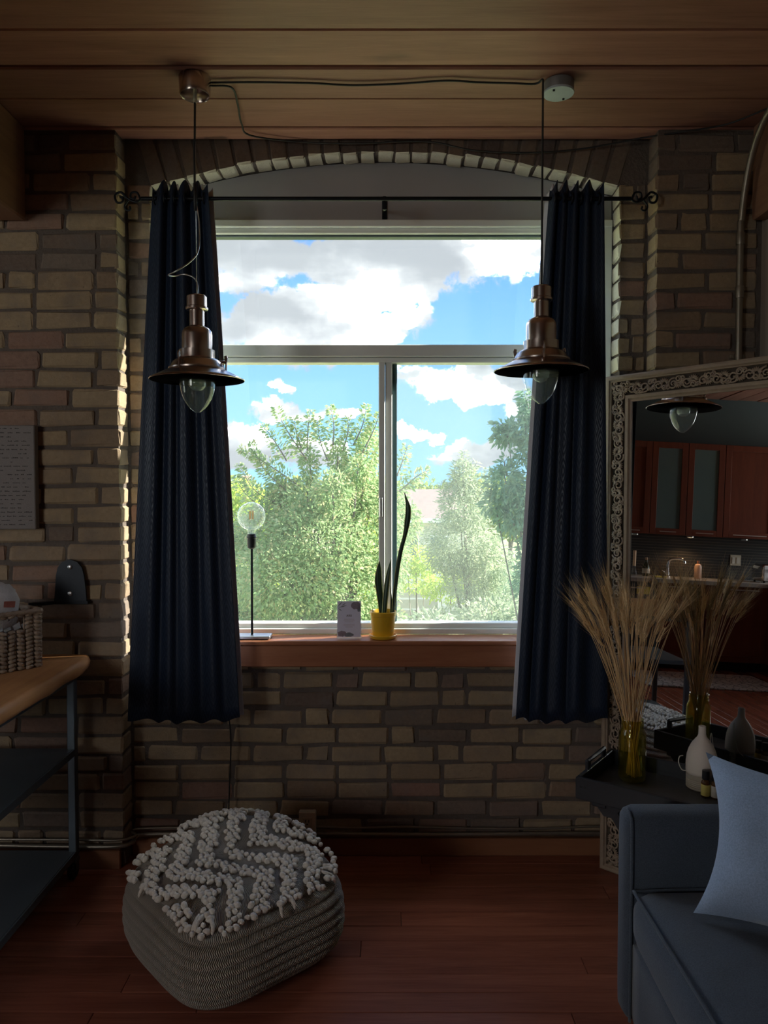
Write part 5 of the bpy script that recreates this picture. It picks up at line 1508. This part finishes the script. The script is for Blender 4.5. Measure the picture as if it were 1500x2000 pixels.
# blue-green tree at the other curtain
D = 8.5
cl3 = [clump(a, b, D, r, s) for a, b, r, s in ((1040, 800, 28, 30), (1025, 840, 38, 25), (990, 848, 25, 14), (1060, 860, 50, 40), (1030, 890, 30, 16), (985, 950, 38, 42), (1035, 970, 50, 50), (1010, 1010, 40, 30), (965, 985, 25, 22), (1060, 1060, 45, 70), (1050, 1130, 45, 60), (1100, 900, 60, 80), (1120, 1010, 70, 80))]
sh3 = [[O(*p, D) for p in s] for s in ([(1040, 820), (1030, 790), (1022, 762)], [(1010, 845), (985, 830), (962, 832)], [(1000, 850), (975, 858), (963, 848)], [(990, 930), (985, 905), (992, 893)])]
bt = O(1130, 1000, D)
tree('locust_tree', 'blue-green tree with hanging branches beside the mirror-side curtain', (bt.x, D, GZ), cl3, sh3, L_blue, .085, .032, 1000, 4, droop=-.6, trunk=.05)
# two more garden trees standing behind the curtains
for px, y, lab in ((250, 11.5, 'pale green garden tree hidden behind the lamp-side curtain'), (1330, 12.5, 'pale green garden tree hidden behind the mirror-side curtain')):
    bt = O(px, 1000, y)
    tree('garden_tree', lab, (bt.x, y, GZ), [clump(px, 960, y, 80, 80), clump(px - 60, 1040, y, 80, 70), clump(px + 60, 1050, y, 80, 70), clump(px, 1130, y, 110, 80)], [], L_tree, .10, .05, 420, 8 + int(y), trunk=.12)
# clipped cedar
D = 12.0
bt = O(722, 1100, D)
tree('cedar_shrub', 'narrow bright green cedar behind the sign card', (bt.x, D, GZ), [clump(722, 1040, D, 10, 45), clump(722, 1100, D, 20, 60), clump(720, 1165, D, 26, 60), clump(720, 1240, D, 30, 60), clump(725, 1320, D, 34, 70)], [], L_yel, .07, .022, 1900, 5, 'shrub', None, .5, .05)
# shrubs low in the view
for i, (px, py, y, r, s, mat, lab) in enumerate(((840, 1222, 7.4, 55, 30, L_willow, 'grey-green shrub low in the view beside the snake plant'), (960, 1215, 9.0, 75, 45, L_willow, 'wide silvery shrub at the foot of the mesh-covered pane'), (1010, 1150, 12.9, 45, 50, L_blue, 'dark green shrub beside the curtain lining edge'), (812, 1090, 13, 42, 26, L_yel, 'sunlit yellow-green bush behind the tall snake plant leaf'), (880, 1135, 12.2, 55, 16, L_yel, 'sunlit yellow bush behind the silver tree'))):
    p = O(px, py, y)
    tree('garden_shrub', lab, (p.x, y, GZ), [clump(px, py, y, r, s), clump(px - r * .4, py + s * .6, y, r * .7, s * .8), clump(px + r * .4, py + s * .5, y, r * .7, s * .8), clump(px, py + s * 1.6, y, r, s)], [], mat, .08, .03, 800 if y < 12 else 500, 20 + i, 'shrub', 'garden shrubs', -.2, .04)
# distant tree line
for i in range(-6, 16):
    px = 405 + i * 84 + random.uniform(-6, 6); y = 42 + 9 * (i % 2) + random.uniform(-1, 1)
    top = 934 + random.uniform(-7, 10) + (10 if 780 < px < 850 else 0)
    p = O(px, top + 30, y)
    tree('distant_tree', 'round green tree in the far tree line on the horizon', (p.x, y, GZ), [clump(px, top + 30, y, 42, 30), clump(px + 20, top + 48, y, 38, 30), clump(px - 22, top + 46, y, 36, 28), clump(px, top + 80, y, 46, 40)], [], L_far, .42, .26, 26, 60 + i, 'tree', 'distant tree line', -.2, .25)

# house beyond the trees
D = 27.0
p = O(838, 985, D); s = D / F
t0 = thing('neighbour_house', 'single-storey house with a brown shingle roof among the trees', 'house', (p.x, D, GZ))
eave = O(838, 1008, D).z - GZ; ridge = O(838, 956, D).z - GZ; hw_ = 78 * s
MB().box((0, 2.2, eave / 2), (hw_ * 2 - .3, 4.4, eave), 0).build('wall', plain('pale_siding', (.62, .60, .56), .8), t0)
m = MB(); m.prism([(-.45, eave - .1), (2.2, ridge), (4.85, eave - .1), (4.85, eave - .22), (2.2, ridge - .12), (-.45, eave - .22)], -hw_, hw_, 'X'); m.build('roof', plain('brown_shingles', (.27, .20, .17), .9, 0, .2, 6, .3, 20), t0)
MB().box((0, -.47, eave - .14), (hw_ * 2, .06, .16)).build('gutter', M_white, t0)
for x in (-.7, .35): 
    f = MB().box((x, -.01, eave - 1.2), (.7, .06, 1.0), 0).build('window', M_white, t0); MB().box((x, -.045, eave - 1.2), (.6, .01, .9)).build('pane', M_frost, f)
# garden fence
D = 14.0
p = O(806, 1168, D)
t0 = thing('garden_fence', 'weathered grey board fence behind the snake plant pot', 'fence', (p.x, D, GZ))
ft = O(806, 1150, D).z - GZ
for k in range(5): MB().box((0, 0, ft - .08 - k * .20), (.95, .03, .17), .004).build('board', plain('weathered_board', (.50, .46, .42), .9, 0, .2, 9) if k == 0 else bpy.data.materials['weathered_board'], t0)
for x in (-.45, .40): MB().box((x, .05, ft / 2 + .03), (.10, .08, ft + .06), .006).build('post', bpy.data.materials['weathered_board'], t0)
# far tower
D = 150.0
p = O(481, 940, D); zt_ = O(481, 930, D).z
t0 = thing('distant_tower', 'small reddish tower block on the horizon behind the trees', 'building', (p.x, D, GZ))
M_red = plain('pale_red_brick', (.66, .42, .38), .9, 0, .1, 2)
MB().box((0, 0, (zt_ - GZ) / 2), (1.5, 1.5, zt_ - GZ)).build('wall', M_red, t0)
MB().box((0, 0, zt_ - GZ + .1), (1.7, 1.7, .25)).build('roof', M_white, t0)
